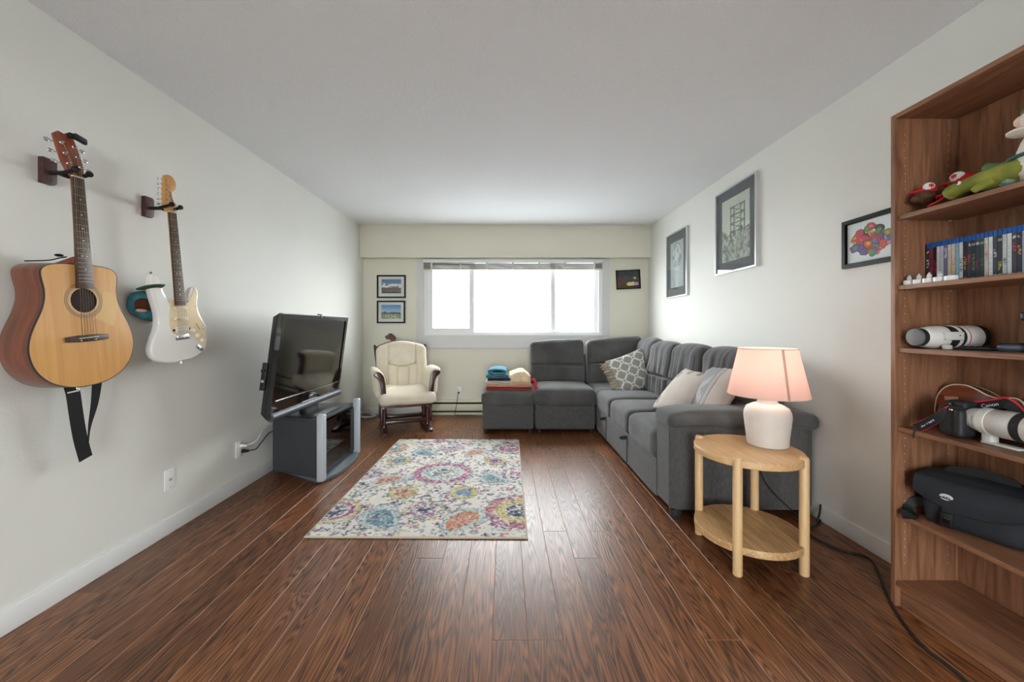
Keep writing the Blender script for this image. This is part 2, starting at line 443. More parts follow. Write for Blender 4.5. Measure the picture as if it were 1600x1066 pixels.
floor = G().box(XL - .1, XR + .1, YF - .1, YB + .1, -0.06, -0.009).out('floor', M_sub)
struct(floor, 'dark brown oak laminate floor laid in long planks toward the window')
def plank_mesh(w, l):
    b = 0.0016; t = 0.0012
    xs = (-w / 2, w / 2); ys = (0, l)
    vs = [(-w / 2, 0, -t), (w / 2, 0, -t), (w / 2, l, -t), (-w / 2, l, -t),
          (-w / 2 + b, b, 0), (w / 2 - b, b, 0), (w / 2 - b, l - b, 0), (-w / 2 + b, l - b, 0),
          (-w / 2, 0, -.008), (w / 2, 0, -.008), (w / 2, l, -.008), (-w / 2, l, -.008)]
    fs = [(4, 5, 6, 7), (0, 1, 5, 4), (1, 2, 6, 5), (2, 3, 7, 6), (3, 0, 4, 7), (8, 9, 1, 0), (9, 10, 2, 1), (10, 11, 3, 2), (11, 8, 0, 3)]
    me = bpy.data.meshes.new('plank'); me.from_pydata(vs, [], fs); me.materials.append(M_plank); me.materials.append(M_joint)
    for i, p in enumerate(me.polygons): p.material_index = 0 if i == 0 else 1
    return me
PWID = 0.1305; PLEN = 1.215; x = 0.081 - PWID * 16; _cache = {}
rowi = 0
while x < XR:
    x0, x1 = max(x, XL), min(x + PWID, XR)
    if x1 - x0 > .012:
        y = YF - random.choice([0.1, .35, .6, .85, 1.05])
        while y < YB:
            y0, y1 = max(y, YF), min(y + PLEN, YB)
            if y1 - y0 > .05:
                key = (round(x1 - x0, 4), round(y1 - y0, 3))
                if key not in _cache: _cache[key] = plank_mesh(x1 - x0, y1 - y0)
                p = bpy.data.objects.new('plank', _cache[key]); COL.objects.link(p)
                p.location = ((x0 + x1) / 2, y0, 0); p.parent = floor
            y += PLEN
    x += PWID

cl = G().hexa([(XL - .1, YF - .1, ceil_z(YF - .1)), (XR + .1, YF - .1, ceil_z(YF - .1)), (XR + .1, YB + .1, ceil_z(YB + .1)), (XL - .1, YB + .1, ceil_z(YB + .1))],
              [(XL - .1, YF - .1, 2.7), (XR + .1, YF - .1, 2.7), (XR + .1, YB + .1, 2.7), (XL - .1, YB + .1, 2.7)]).out('ceiling', M_ceil)
struct(cl, 'pale grey white stippled ceiling')
struct(G().box(XL - .12, XL, YF - .12, YB + .15, -.02, 2.6).out('wall_left', M_wall), 'off white painted wall on the left with the guitars')
struct(G().box(XR, XR + .12, YF - .12, YB + .15, -.02, 2.6).out('wall_right', M_wall), 'off white painted wall on the right behind the sofa')
def wall_hole(name, y0, y1, hx0, hx1, hz0, hz1, m, lab):
    bm = bmesh.new(); xs = (XL, hx0, hx1, XR); zs = (-.02, hz0, hz1, 2.6)
    V = {}
    for k, y in enumerate((y0, y1)):
        for i in range(4):
            for j in range(4): V[k, i, j] = bm.verts.new((xs[i], y, zs[j]))
    for k in (0, 1):
        for i in range(3):
            for j in range(3):
                if i == 1 and j == 1: continue
                bm.faces.new([V[k, i, j], V[k, i + 1, j], V[k, i + 1, j + 1], V[k, i, j + 1]])
    loop = [(1, 1), (2, 1), (2, 2), (1, 2)]; outer = [(0, 0), (1, 0), (2, 0), (3, 0), (3, 1), (3, 2), (3, 3), (2, 3), (1, 3), (0, 3), (0, 2), (0, 1)]
    for lp in (loop, outer):
        for a in range(len(lp)):
            p, q = lp[a], lp[(a + 1) % len(lp)]
            bm.faces.new([V[0, p[0], p[1]], V[0, q[0], q[1]], V[1, q[0], q[1]], V[1, p[0], p[1]]])
    bmesh.ops.recalc_face_normals(bm, faces=bm.faces)
    g = G(); g.bm.free(); g.bm = bm
    return struct(g.out(name, m, smooth=0), lab)
WX0, WX1, WZ0, WZ1 = -1.077, 1.268, 1.040, 2.037
wall_hole('wall_back', YB, YB + .15, WX0, WX1, WZ0, WZ1, M_wallb, 'off white far wall around the wide window')
wall_hole('wall_rear', YF - .12, YF, -.75, .75, .02, 2.15, M_wall, 'off white wall behind the viewer with an added opening for fill light')

struct(G().box(XL, XR, 4.952, YB, 2.048, 2.5, bev=.003).out('trim_1', M_wallb), 'boxed beam across the top of the far wall')
# base boards
BBH, BBT = 0.091, 0.014
struct(G().box(XL, XL + BBT, YF, YB, 0, BBH, bev=.002).out('baseboard_left', M_white), 'white baseboard along the left wall')
struct(G().box(XR - BBT, XR, YF, YB, 0, BBH, bev=.002).out('baseboard_right', M_white), 'white baseboard along the right wall')
struct(G().box(XL + BBT, -1.03, YB - BBT, YB, 0, BBH, bev=.002).out('baseboard_back', M_white), 'white baseboard along the far wall behind the rocker')

# window ------------------------------------------------------------
M_glass = bpy.data.materials.new('window_glass'); M_glass.use_nodes = True
_nt = M_glass.node_tree; _nt.nodes.remove(_nt.nodes['Principled BSDF'])
_t = nd(_nt, 'ShaderNodeBsdfTransparent'); _g = nd(_nt, 'ShaderNodeBsdfGlossy'); _g.inputs['Roughness'].default_value = 0.02
_f = nd(_nt, 'ShaderNodeFresnel'); _f.inputs['IOR'].default_value = 1.45; _mx = nd(_nt, 'ShaderNodeMixShader')
_t.inputs[0].default_value = (.97, .98, .98, 1)
_ge = nd(_nt, 'ShaderNodeNewGeometry'); _om = nd(_nt, 'ShaderNodeMath', operation='SUBTRACT'); _om.inputs[0].default_value = 1.0; _nt.links.new(_ge.outputs['Backfacing'], _om.inputs[1])
_ml = nd(_nt, 'ShaderNodeMath', operation='MULTIPLY'); _nt.links.new(_f.outputs[0], _ml.inputs[0]); _nt.links.new(_om.outputs[0], _ml.inputs[1]); _nt.links.new(_ml.outputs[0], _mx.inputs[0]); _nt.links.new(_t.outputs[0], _mx.inputs[1]); _nt.links.new(_g.outputs[0], _mx.inputs[2])
_nt.links.new(_mx.outputs[0], _nt.nodes['Material Output'].inputs['Surface'])

def rect(x0, x1, z0, z1): return [(x0, z0), (x1, z0), (x1, z1), (x0, z1)]
XZ = Matrix(((1, 0, 0, 0), (0, 0, -1, 0), (0, 1, 0, 0), (0, 0, 0, 1)))   # (x,y,z)->(x,-z,y): outlines in the wall plane
win = bpy.data.objects.new('window_1', None); COL.objects.link(win); win.location = (0, YB, 0)
struct(win, 'wide white vinyl window with a sliding left sash, bright sky outside')
def wy(y): return XZ
def fr(name, o, i, y0, y1, parent, m=M_vinyl):
    return G().ring(rect(*o), rect(*i), -(y1), -(y0), M=XZ).out(name, m, parent, smooth=0)
fr('casing', (-1.17, 1.37, .884, 2.046), (WX0, WX1, WZ0, WZ1), -.018, 0, win, M_casing)
G().box(-1.18, 1.38, -.028, 0, .868, .884, bev=.003).out('casing_sill', M_casing, win)
fr('window_frame', (WX0, WX1, WZ0, WZ1), (-1.035, 1.228, 1.075, 2.0), .0, .1, win)
# fixed lights and their mullions
fr('fixed_sash', (-.46, .632, 1.075, 2.0), (-.414, .603, 1.099, 1.975), .045, .09, win)
fr('fixed_sash', (.632, 1.228, 1.075, 2.0), (.661, 1.180, 1.099, 1.975), .045, .09, win)
sl = fr('sliding_sash', (-1.035, -.418, 1.075, 2.0), (-.965, -.480, 1.136, 1.95), .012, .042, win)
G().box(-.452, -.440, -.002, .012, 1.45, 1.53, bev=.003).out('sash_latch', M_vinyl, sl)
for x0, x1, z0, z1, y in ((-.965, -.48, 1.136, 1.95, .026), (-.414, .603, 1.099, 1.975, .066), (.661, 1.18, 1.099, 1.975, .066)):
    G().box(x0, x1, y, y + .004, z0, z1).out('pane', M_glass, win, smooth=0)
# unseen ground one storey down, added to dim the light on the ceiling
struct(G().box(-60, 60, -60, 60, -3.2, -3.0).out('ground', mat('pale_paving', (170, 172, 174), rough=.9, var=.1, vscale=.4)), 'pale paved ground outside, one storey below the room, added to dim the ceiling')
# unseen glazed opening behind the viewer, added to let in fill light
rear_fill = bpy.data.objects.new('rear_fill_opening', None); COL.objects.link(rear_fill); rear_fill.location = (0, YF - .06, 0)
struct(rear_fill, 'added glazed opening behind the viewer that lets in fill light')
fr('fill_frame', (-.75, .75, .02, 2.15), (-.68, .68, .08, 2.08), -.04, .04, rear_fill)
G().box(-.03, .03, -.03, .03, .08, 2.08).out('fill_mullion', M_vinyl, rear_fill, smooth=0)
for x0, x1 in ((-.68, -.03), (.03, .68)): G().box(x0, x1, -.003, .003, .08, 2.08).out('pane', M_glass, rear_fill, smooth=0)

# raised blind --------------------------------------------------------
M_blind = mat('beige_blind_slat', (176, 170, 158), rough=0.5, var=0.05)
bl = thing('window_blind', 'beige slatted blind pulled fully up at the top of the far window', 'blind', (0.095, YB - .045, 1.902))
G().box(-1.17, 1.17, -.03, .03, .085, .128, bev=.004).out('headrail', M_vinyl, bl)
for k in range(9):
    z = .012 + k * .0078
    t = bmesh.new()
    g = G(); pts = []
    N = 24
    for i in range(N + 1):
        xx = -1.165 + 2.33 * i / N
        pts.append((xx, 0, z + .0035 * math.sin(i * 1.9 + k * .4) * (1 - k / 10) + .003 * math.sin(PI * 6 * i / N)))
    g.tube(pts, 1, flat=(.05, .003), up=(0, 0, 1)).out('slat', M_blind, bl)
G().box(-1.165, 1.165, -.026, .026, -.004, .009, bev=.003).out('bottom_rail', M_blind, bl)
M_tape = mat('blind_tape', (206, 202, 192), rough=0.8, var=0.03)
for x in (-1.06, -.68, -.34, 0, .34, .68, 1.06):
    G().box(x - .012, x + .012, -.033, -.0305, -.002, .09).out('ladder_tape', M_tape, bl)
G().rod((1.05, -.034, .085), (1.055, -.036, -.86), .0025, n=6).out('tilt_wand', M_vinyl, bl)

# baseboard heater ---------------------------------------------------
ht = thing('baseboard_heater', 'long cream electric baseboard heater on the far wall below the window', 'heater', (0, YB, 0))
hx0, hx1 = -1.02, 1.2
G().hexa([(hx0, -.02, .0), (hx1, -.02, .0), (hx1, 0, .0), (hx0, 0, .0)], [(hx0, -.02, .19), (hx1, -.02, .19), (hx1, 0, .19), (hx0, 0, .19)]).out('back_plate', mat('heater_dark', (40, 34, 30), rough=.7, var=.05), ht)
G().hexa([(hx0, -.055, .165), (hx1, -.055, .165), (hx1, 0, .165), (hx0, 0, .165)], [(hx0, -.035, .192), (hx1, -.035, .192), (hx1, 0, .192), (hx0, 0, .192)], bev=.003).out('hood', M_cream, ht)
G().box(hx0, hx1, -.058, -.03, .055, .14, bev=.004).out('front_panel', M_cream, ht)
G().box(hx0, hx1, -.055, -.02, .0, .03, bev=.003).out('bottom_rail', M_cream, ht)
G().box(hx0 - .012, hx0, -.06, 0, 0, .194, bev=.003).out('end_cap', M_cream, ht)
G().box(hx1, hx1 + .012, -.06, 0, 0, .194, bev=.003).out('end_cap', M_cream, ht)

# outlets -------------------------------------------------------------
M_slot = mat('slot_dark', (40, 38, 36), rough=0.6, var=0.05)
def outlet(label, M, kind='duplex'):
    t = thing('wall_outlet' if kind != 'coax' else 'wall_plate', label, 'outlet', M=M)
    G().box(-.035, .035, -.057, .057, 0, .005, bev=.002).out('cover_plate', M_outlet, t)
    if kind == 'duplex':
        for dy in (-.02, .02):
            s = G().prism([(.016 * math.cos(a) , dy + .0135 * max(-.85, min(.85, math.sin(a) * 1.2))) for a in np.linspace(0, 2 * PI, 24, endpoint=False)], .005, .007).out('socket', M_outlet, t)
            for dx in (-.006, .006):
                G().box(dx - .001, dx + .001, dy - .003, dy + .005, .007, .0074).out('slot', M_slot, s)
    elif kind == 'coax':
        G().lathe([(.008, .005), (.008, .008), (.005, .008), (.005, .014)], 12).out('coax_socket', M_chrome, t)
        for dy in (-.043, .043): G().lathe([(.003, .005), (.003, .0062)], 8, M=T(0, dy, 0)).out('screw', M_chrome, t)
    return t
def onleft(y, z, x=XL): return frameM((x, y, z), (0, 1, 0), (0, 0, 1))
outlet('white wall plate with a small round jack, below the guitars', onleft(2.147, .298), 'coax')
outlet('white double socket with two plugs beside the media stand', onleft(2.705, .289))
outlet('white double socket on the far wall above the heater', frameM((-.622, YB, .304), (1, 0, 0), (0, 0, 1)))
M_wcord = mat('white_cord', (226, 226, 222), rough=.5, var=.02)
def cord(name, label, pts, r, m, plug=None, n=8):
    P = catmull(pts, 8, closed=False)
    t = thing(name, label, 'cord', pts[0])
    o = Vector(pts[0])
    G().tube([Vector(p) - o for p in P], r, n).out('cable', m, t)
    if plug:
        d, L_, pr, pm = plug
        d = Vector(d); G().rod(d * .001, d * L_, pr, pr * .55, 10).out('plug', pm, t)
    return t
wx = XL + .0075
cord('power_cord', 'white power cord plugged into the socket beside the media stand', [(wx, 2.71, .312), (wx + .045, 2.74, .312), (wx + .06, 2.80, .325), (wx + .035, 2.9, .365), (wx + .02, 3.02, .38), (wx + .03, 3.15, .33)], .004, M_wcord, ((1, 0, 0), .05, .012, M_wcord))
cord('power_cord', 'black power cord plugged into the lower socket beside the media stand', [(wx, 2.73, .268), (wx + .045, 2.75, .266), (wx + .055, 2.80, .262), (wx + .03, 2.9, .28), (wx + .02, 3.02, .32), (wx + .03, 3.15, .3)], .0035, M_rubber, ((1, 0, 0), .045, .014, M_rubber))
cord('power_cord', 'black cord hanging from the far wall socket over the heater', [(-.618, YB - .0075, .284), (-.62, YB - .06, .282), (-.63, YB - .075, .2), (-.645, YB - .072, .1), (-.66, YB - .075, .012), (-.60, YB - .09, .006), (-.4, YB - .12, .006)], .0035, M_rubber, ((0, -1, 0), .045, .014, M_rubber))
# white coil of cable at the corner
cp = [(-1.72, YB - .02, .33), (-1.80, YB - .035, .22), (-1.81, YB - .05, .12), (-1.76, YB - .09, .04)]
for k in range(40):
    a = R(70 - k * 27); rr = .108 + .006 * math.sin(k * 1.3)
    cp.append((-1.762 + rr * math.cos(a), 4.885 + rr * .92 * math.sin(a), .006 + .0022 * (k % 13) + .0004 * k))
t = thing('cable_coil', 'white cable hanging from the wall into a coil on the floor left of the rocker', 'cable', cp[0])
G().tube([Vector(p) - Vector(cp[0]) for p in catmull(cp, 4, closed=False)], .004, 6).out('cable', M_wcord, t)

# ================================================================== rug (4 x 6 ft)
def rug_fn(U, V):
    w, h = 1.22, 1.825
    X = -1.092 + U * w; Y = 2.08 + V * h
    n1 = vnoise(U * w, V * h, 45, 1) - .5; n2 = vnoise(U * w, V * h, 45, 2) - .5
    Xd = X + n1 * .03; Yd = Y + n2 * .03
    base = np.zeros(U.shape + (3,)); base[:] = np.array((226, 221, 210)) / 255
    base *= (1 + (vnoise(U * w, V * h, 12, 3) - .5) * .12)[..., None]
    speck = vnoise(U * w, V * h, 60, 5, 2); rag = vnoise(U * w, V * h, 90, 6, 2)
    def sm(d, e=.006): return np.clip(.5 - d / e, 0, 1)
    def ell(cx, cy, rx, ry, a=0, bend=0.0):
        dx = Xd - cx; dy = Yd - cy; ca, sa = math.cos(a), math.sin(a)
        p = dx * ca + dy * sa; q = -dx * sa + dy * ca
        q = q + bend * p * p
        tp = np.clip(1 + .5 * np.sign(bend) * p / rx, .3, 1.6) if bend else 1.0
        return np.sqrt((p / rx) ** 2 + (q / (ry * tp)) ** 2)
    PINK = (188, 92, 130); MAG = (176, 60, 120); ORG = (214, 128, 84); YEL = (206, 184, 92); TEAL = (120, 160, 168); NAVY = (56, 66, 98); BLUE = (96, 130, 170); PALE = (188, 208, 204); PUR = (150, 100, 150); GRN = (134, 150, 120)
    # small scattered sprigs and flowers
    rng = np.random.RandomState(11)
    for k in range(1100):
        cx = -1.09 + rng.rand() * w; cy = 2.08 + rng.rand() * h
        ii = np.abs(X - cx) < .04; i0, i1 = np.where(ii[0])[0][[0, -1]] if ii[0].any() else (0, 0)
        jj = np.where(np.abs(Y[:, 0] - cy) < .04)[0]
        if len(jj) == 0 or i1 <= i0: continue
        sl_ = (slice(jj[0], jj[-1] + 1), slice(i0, i1 + 1))
        dx = Xd[sl_] - cx; dy = Yd[sl_] - cy
        c = [NAVY, NAVY, NAVY, NAVY, PINK, MAG, PUR, TEAL, ORG, YEL][rng.randint(10)]
        an = rng.rand() * 6.28; th = np.arctan2(dy, dx); r_ = np.hypot(dx, dy)
        rad = (.006 + .007 * rng.rand()) * (1 + .55 * np.cos(3 * th + an))
        if rng.rand() < .45:
            ca, sa = math.cos(an), math.sin(an); p = dx * ca + dy * sa; q = -dx * sa + dy * ca
            m = sm(np.abs(q + 6 * p * p) - .0035, .004) * (np.abs(p) < .022)
            m = np.maximum(m, sm(np.hypot(np.abs(p) - .016, q - .009) - .007, .005))
        else: m = sm(r_ - rad, .004)
        base[sl_] = blend(base[sl_], c, m * .85)
    def rings(cx, cy, rx, ry, spec, a=0, bend=0):
        nonlocal base
        d = ell(cx, cy, rx, ry, a, bend)
        sc = min(rx, ry)
        out = np.clip((1.0 - d) * sc / .006, 0, 1)
        base = blend(base, (226, 220, 206), out * .85)
        for lo, hi, c, keep in spec:
            m = np.clip((hi - d) * sc / .006, 0, 1) * np.clip((d - lo) * sc / .006, 0, 1)
            mm = m * np.clip((speck - (1 - keep) * .75 - .12) / .12, 0, 1)
            base = blend(base, c, mm * .9)
        th = np.arctan2(Yd - cy, Xd - cx)
        edge = np.exp(-((d - .98) * sc / .005) ** 2)
        base = blend(base, NAVY, edge * .5 * (rag > .42))
        dots = (np.sin(th * 22) * np.sin(d * 26) > .45) & (d < .93) & (rag > .45)
        base = blend(base, NAVY, dots * .55)
    # big medallion
    rings(-.49, 3.0, .235, .21, [(.70, .97, PINK, .8), (.80, .92, MAG, .5), (.55, .69, PALE, .95), (.40, .56, (170, 196, 196), .85), (0, .4, NAVY, .55), (0, .25, GRN, .6)])
    for cx, cy, c in ((-.91, 3.262, BLUE), (-.09, 3.27, PUR), (-.70, 2.64, ORG), (-.285, 2.644, BLUE)):
        rings(cx, cy, .10, .105, [(.55, 1, YEL, .85), (0, .6, c, .9), (0, .25, NAVY, .5)])
    for cx, cy, rx, ry, a, c, o, bd in ((-.887, 2.857, .155, .085, .75, ORG, PALE, 3), (-.09, 2.87, .155, .09, -.75, TEAL, PALE, -3), (-.29, 3.485, .15, .085, .75, ORG, PALE, 3), (-.737, 3.467, .15, .09, -.75, TEAL, PALE, -3), (-.735, 2.27, .19, .115, -.95, (92, 142, 160), PALE, -1.5), (-.262, 2.262, .19, .11, .95, ORG, PALE, 1.5)):
        rings(cx, cy, rx, ry, [(.66, .98, o, .95), (.76, .86, TEAL, .6), (0, .68, c, .92), (.2, .4, MAG, .4)], a, bd)
    for cx, cy, r_, sp in ((-1.06, 2.371, .17, [(.55, .75, MAG, .9), (.78, 1, YEL, .8), (0, .5, NAVY, .6)]), (.10, 2.387, .225, [(.72, 1, PINK, .8), (.8, .95, ORG, .5), (.42, .72, YEL, .9), (0, .4, NAVY, .7)]), (-1.075, 3.603, .16, [(.6, 1, ORG, .7), (0, .62, TEAL, .8)]), (.04, 3.603, .17, [(.7, 1, GRN, .85), (.3, .65, MAG, .85), (0, .3, NAVY, .7)]), (-1.07, 2.987, .11, [(0, 1, PUR, .6), (0, .5, NAVY, .5)]), (.07, 2.987, .11, [(0, 1, PUR, .55), (0, .5, MAG, .5)]), (-.5, 2.387, .135, [(.55, 1, YEL, .5), (0, .8, PUR, .6), (0, .35, NAVY, .7)]), (-.51, 3.61, .12, [(0, 1, PUR, .55), (0, .4, NAVY, .5)]), (-.66, 3.83, .07, [(0, 1, MAG, .6)])):
        rings(cx, cy, r_, r_ * .95, sp)
    # wear: the pile shows pale through the print
    grey = base.mean(-1, keepdims=True); base = grey + (base - grey) * .82
    wear = np.clip((vnoise(U * w, V * h, 75, 21, 2) - .44) / .2, 0, 1) * .5
    base = blend(base, (224, 219, 209), wear)
    dk = np.clip((vnoise(U * w, V * h, 52, 23, 2) - .60) / .08, 0, 1) * .45 * (vnoise(U * w, V * h, 9, 24, 1) > .35)
    base = blend(base, (84, 88, 112), dk)
    b = .012
    bd = (U * w < b) | (U * w > w - b) | (V * h < b) | (V * h > h - b)
    base = blend(base, (206, 192, 172), bd * 1.0)
    return base
M_rug = mat('rug_pile', (200, 200, 200), rough=0.95, attr=True, bump=0.4, bscale=220, bdist=0.003, spec=0.1)
rug = thing('area_rug', 'cream area rug with multicoloured paisley medallions lying on the planks', 'rug', (-.482, 2.9925, 0), R(-.45))
def rug_relief(U, V):
    e = np.minimum(np.minimum(U * 1.22, (1 - U) * 1.22), np.minimum(V * 1.825, (1 - V) * 1.825))
    z = .006 + .005 * np.clip(e / .012, 0, 1) + .0012 * (vnoise(U * 1.2, V * 1.8, 60, 30, 1) - .5)
    return z
painted('pile', 1.22, 1.825, 300, 450, rug_fn, M_rug, rug, relief=rug_relief)
G().box(-.607, .607, -.909, .909, .0005, .0062, bev=.002).out('backing', mat('rug_edge', (196, 180, 160), rough=.9, var=.1, vscale=60), rug)
# ================================================================== sofa pieces
M_foot = mat('dark_sofa_foot', (34, 30, 28), rough=.6, var=.05)
def crease(zc, depth, w=.018, axis=1, sgn=-1, wr=0.0, seed=0.0):
    """tuck across the front face of a back cushion; wr adds gathered folds running up the cushion"""
    def fn(c, u):
        f = max(0.0, sgn * u[axis])
        along = 1 - axis
        if f > .2:
            k = f * (1 - abs(u[along]) ** 6)
            c[axis] -= sgn * depth * k * math.exp(-((c[2] - zc) / w) ** 2)
            if wr:
                fold = 1.5 * mnoise.noise(Vector((c[along] * 17, c[2] * 2.6 + c[along] * 3, seed * 5))) + .6 * mnoise.noise(Vector((c[along] * 38, c[2] * 4, seed * 7)))
                c[axis] += sgn * wr * k * fold * (.35 + .65 * math.exp(-((c[2] - zc) / .16) ** 2))
        return c
    return fn
def feet(parent, pts, h=.045, r=.022):
    for x, y in pts: G().lathe([(r * .8, 0), (r, h * .3), (r, h)], 14, M=T(x, y, 0)).out('foot', M_foot, parent)

FY = 4.12      # front plane of the pieces along the far wall
# ottoman
ot = thing('ottoman', 'grey upholstered ottoman at the left end of the sectional, folded towels on top', 'ottoman', (.025, FY, 0))
G().puff(.555, .60, .255, .02, 8, M=T(0, .31, .045 + .1275)).out('base', M_sofa2, ot)
G().puff(.575, .64, .155, .045, 12, bulge=(0, 0, .012), M=T(0, .305, .37), nz=.003).out('seat_cushion', M_sofa, ot)
feet(ot, [(-.24, .06), (.24, .06), (-.24, .56), (.24, .56)])
# armless chair
def acf(c, u):
    c = crease(-.04, .07, .0085)(c, u); c[2] += .014 * u[0] * max(0, u[2]); c[1] -= .010 * math.sin(u[0] * 5 + u[2] * 3) * max(0, -u[1]); return c
ac = thing('armless_sofa_chair', 'grey armless sofa seat with a tall back cushion beside the ottoman', 'sofa seat', (.645, FY, 0))
G().puff(.640, .86, .255, .02, 8, M=T(0, .435, .045 + .1275)).out('base', M_sofa2, ac)
G().puff(.655, .62, .20, .055, 12, bulge=(0, 0.01, .03), M=T(0, .295, .385), nz=.004).out('seat_cushion', M_sofa, ac)
G().puff(.62, .12, .62, .03, 8, M=T(0, .80, .55) @ Rx(-5)).out('backrest', M_sofa, ac)
G().puff(.665, .20, .54, .06, 58, bulge=(0, .03, .010), M=T(-.015, .635, .715) @ Rx(-9), fn=acf, nz=.006, nsc=5).out('back_cushion', M_sofa, ac)
feet(ac, [(-.28, .06), (.28, .06), (-.28, .8), (.28, .8)])
# long sofa with the corner seat
X0 = .975
so = thing('corner_sofa', 'large grey plush corner sofa along the right wall with one padded arm', 'sofa', (1.42, 3.4, 0))
def sput(g, name, m): return g.out(name, m, so, loc=None)
OX, OY = 1.42, 3.4
def L_(x, y, z): return T(x - OX, y - OY, z)
# bases
G().puff(.82, 1.64, .255, .015, 8, M=L_(X0 + .41, 3.315, .045 + .1275)).out('base', M_sofa2, so)
G().puff(.82, .82, .255, .02, 8, M=L_(X0 + .45, 4.545, .045 + .1275)).out('corner_base', M_sofa2, so)
# seat cushions
sy = [2.505, 3.055, 3.59, 4.115]
for i in range(3):
    G().puff(.62, sy[i + 1] - sy[i] + .006, .20, .06, 13, bulge=(-.012, 0, .028), M=L_(X0 - .015 + .31, (sy[i] + sy[i + 1]) / 2, .375), nz=.004).out('seat_cushion', M_sofa, so)
G().puff(.66, .62, .19, .055, 12, bulge=(0, 0, .022), M=L_(X0 + .335, 4.40, .378), nz=.004).out('seat_cushion', M_sofa, so)
# backrest shells
G().puff(.13, 2.34, .62, .035, 8, M=L_(1.79, 3.70, .52)).out('backrest', M_sofa, so)
G().puff(.75, .12, .60, .035, 8, M=L_(1.36, 4.93, .52)).out('backrest', M_sofa, so)
# back cushions along the right wall: plump, gathered, with a tuck at mid height
by = [2.50, 3.01, 3.55, 4.09]
for i in range(3):
    w = by[i + 1] - by[i] + .03
    def shape(c, u, i=i):
        c = crease(-.055, .075, .0095, axis=0, sgn=-1, wr=.016, seed=i * 2.3 + .4)(c, u)
        # rounded shoulders at the top
        if u[2] > .2: c[2] -= .055 * abs(u[1]) ** 3 * (u[2] - .2)
        c[0] -= .03 * max(0, u[2]) ** 2
        return c
    M = L_(1.625, (by[i] + by[i + 1]) / 2, .705) @ Ry(9)
    G().puff(.24, w, .56, .085, 58, bulge=(.03, 0, .02), M=M, fn=shape, nz=.006, nsc=5).out('back_cushion', M_sofa, so)
def shape2(c, u):
    c = crease(-.055, .065, .0095, axis=0, sgn=-1, wr=.014, seed=1.3)(c, u)
    if u[2] > .2: c[2] -= .05 * abs(u[1]) ** 3 * (u[2] - .2)
    return c
G().puff(.22, .62, .58, .085, 56, bulge=(.03, 0, .02), M=L_(1.655, 4.40, .725) @ Rz(-7) @ Ry(8), fn=shape2, nz=.006, nsc=5).out('back_cushion', M_sofa, so)
def shape3(c, u):
    c = crease(-.03, .07, .0085, axis=1, sgn=-1)(c, u)
    c[2] += .022 * u[0] * max(0, u[2])
    return c
G().puff(.68, .2, .58, .06, 58, bulge=(0, .035, .012), M=L_(1.345, 4.765, .72) @ Rx(-8), fn=shape3, nz=.005, nsc=5).out('back_cushion', M_sofa, so)
# padded arm at the near end
AY0, AY1 = 2.285, 2.50
def armf(c, u):
    c[0] -= .02 * (1 - u[2] ** 2) * max(0, u[0]) * 0
    return c
am = [(0.985, AY0 + .035), (1.02, AY0), (1.80, AY0), (1.855, AY0 + .04), (1.86, AY1), (.985, AY1)]
G().prism([(p[0] - OX, p[1] - OY) for p in am], .055, .565, bev=.02, seg=3).out('arm_panel', M_sofa2, so)
def padf(c, u):
    # rolled front lip and a droop at the wall end
    c[2] -= .03 * max(0, u[0] - .6) ** 2 * 4
    c[2] -= .012 * max(0, -u[0] - .75) * 4
    return c
G().puff(.90, .27, .10, .045, 14, bulge=(0, 0, .012), M=L_(1.42, 2.395, .593), fn=padf, nz=.004).out('arm_pad', M_sofa, so)
G().box(1.0 - OX, 1.055 - OX, AY0 + .01 - OY, AY0 + .07 - OY, 0, .055, bev=.004).out('foot', M_foot, so)
for x, y in ((1.8, 2.34), (1.03, 3.3), (1.8, 3.3), (1.03, 4.1), (1.8, 4.9)):
    G().box(x - .03 - OX, x + .03 - OX, y - .03 - OY, y + .03 - OY, 0, .05, bev=.004).out('foot', M_foot, so)
# black pull loops of the hidden bed drawer
for y in (3.72, 3.08):
    pts = [(X0 + .005, y, .268), (X0 - .03, y + .01, .262), (X0 - .052, y + .018, .252), (X0 - .03, y + .026, .246), (X0 + .005, y + .022, .25)]
    G().tube([(p[0] - OX, p[1] - OY, p[2]) for p in catmull(pts, 5, closed=False)], 1, flat=(.022, .004), up=(0, 1, 0)).out('pull_loop', M_rubber, so)
    G().box(X0 - .004 - OX, X0 + .006 - OX, y - .004 - OY, y + .004 - OY, .06, .262).out('drawer_seam', M_foot, so)

# ------------------------------------------------------------------ throw pillows
M_print = mat('printed_cotton', (200, 200, 200), rough=.9, attr=True, bump=.25, bscale=260, bdist=.002, spec=.1)
def paint_mesh(o, fn):
    """colour attribute from object-space positions: fn(P Nx3) -> Nx3 sRGB 0..1"""
    me = o.data; n = len(me.vertices); P = np.zeros(n * 3, np.float32); me.vertices.foreach_get('co', P); P = P.reshape(-1, 3)
    rgb = np.clip(fn(P), 0, 1); lin = np.where(rgb <= .04045, rgb / 12.92, ((rgb + .055) / 1.055) ** 2.4)
    c = np.ones((n, 4), np.float32); c[:, :3] = lin
    a = me.color_attributes.new('Col', 'FLOAT_COLOR', 'POINT'); a.data.foreach_set('color', c.ravel())
def trellis(P):
    s = .135; line = np.zeros(len(P), bool)
    for ox, oy in ((0, 0), (.5, .5)):
        x = (P[:, 0] / s + ox) % 1 - .5; y = (P[:, 1] / s + oy) % 1 - .5
        d = np.minimum(np.minimum(np.hypot(x - .17, y), np.hypot(x + .17, y)), np.minimum(np.hypot(x, y - .17), np.hypot(x, y + .17)))
        line |= np.abs(d - .215) < .04
    c = np.empty((len(P), 3)); c[:] = np.array((158, 156, 150)) / 255; c[line] = np.array((226, 224, 214)) / 255
    return c
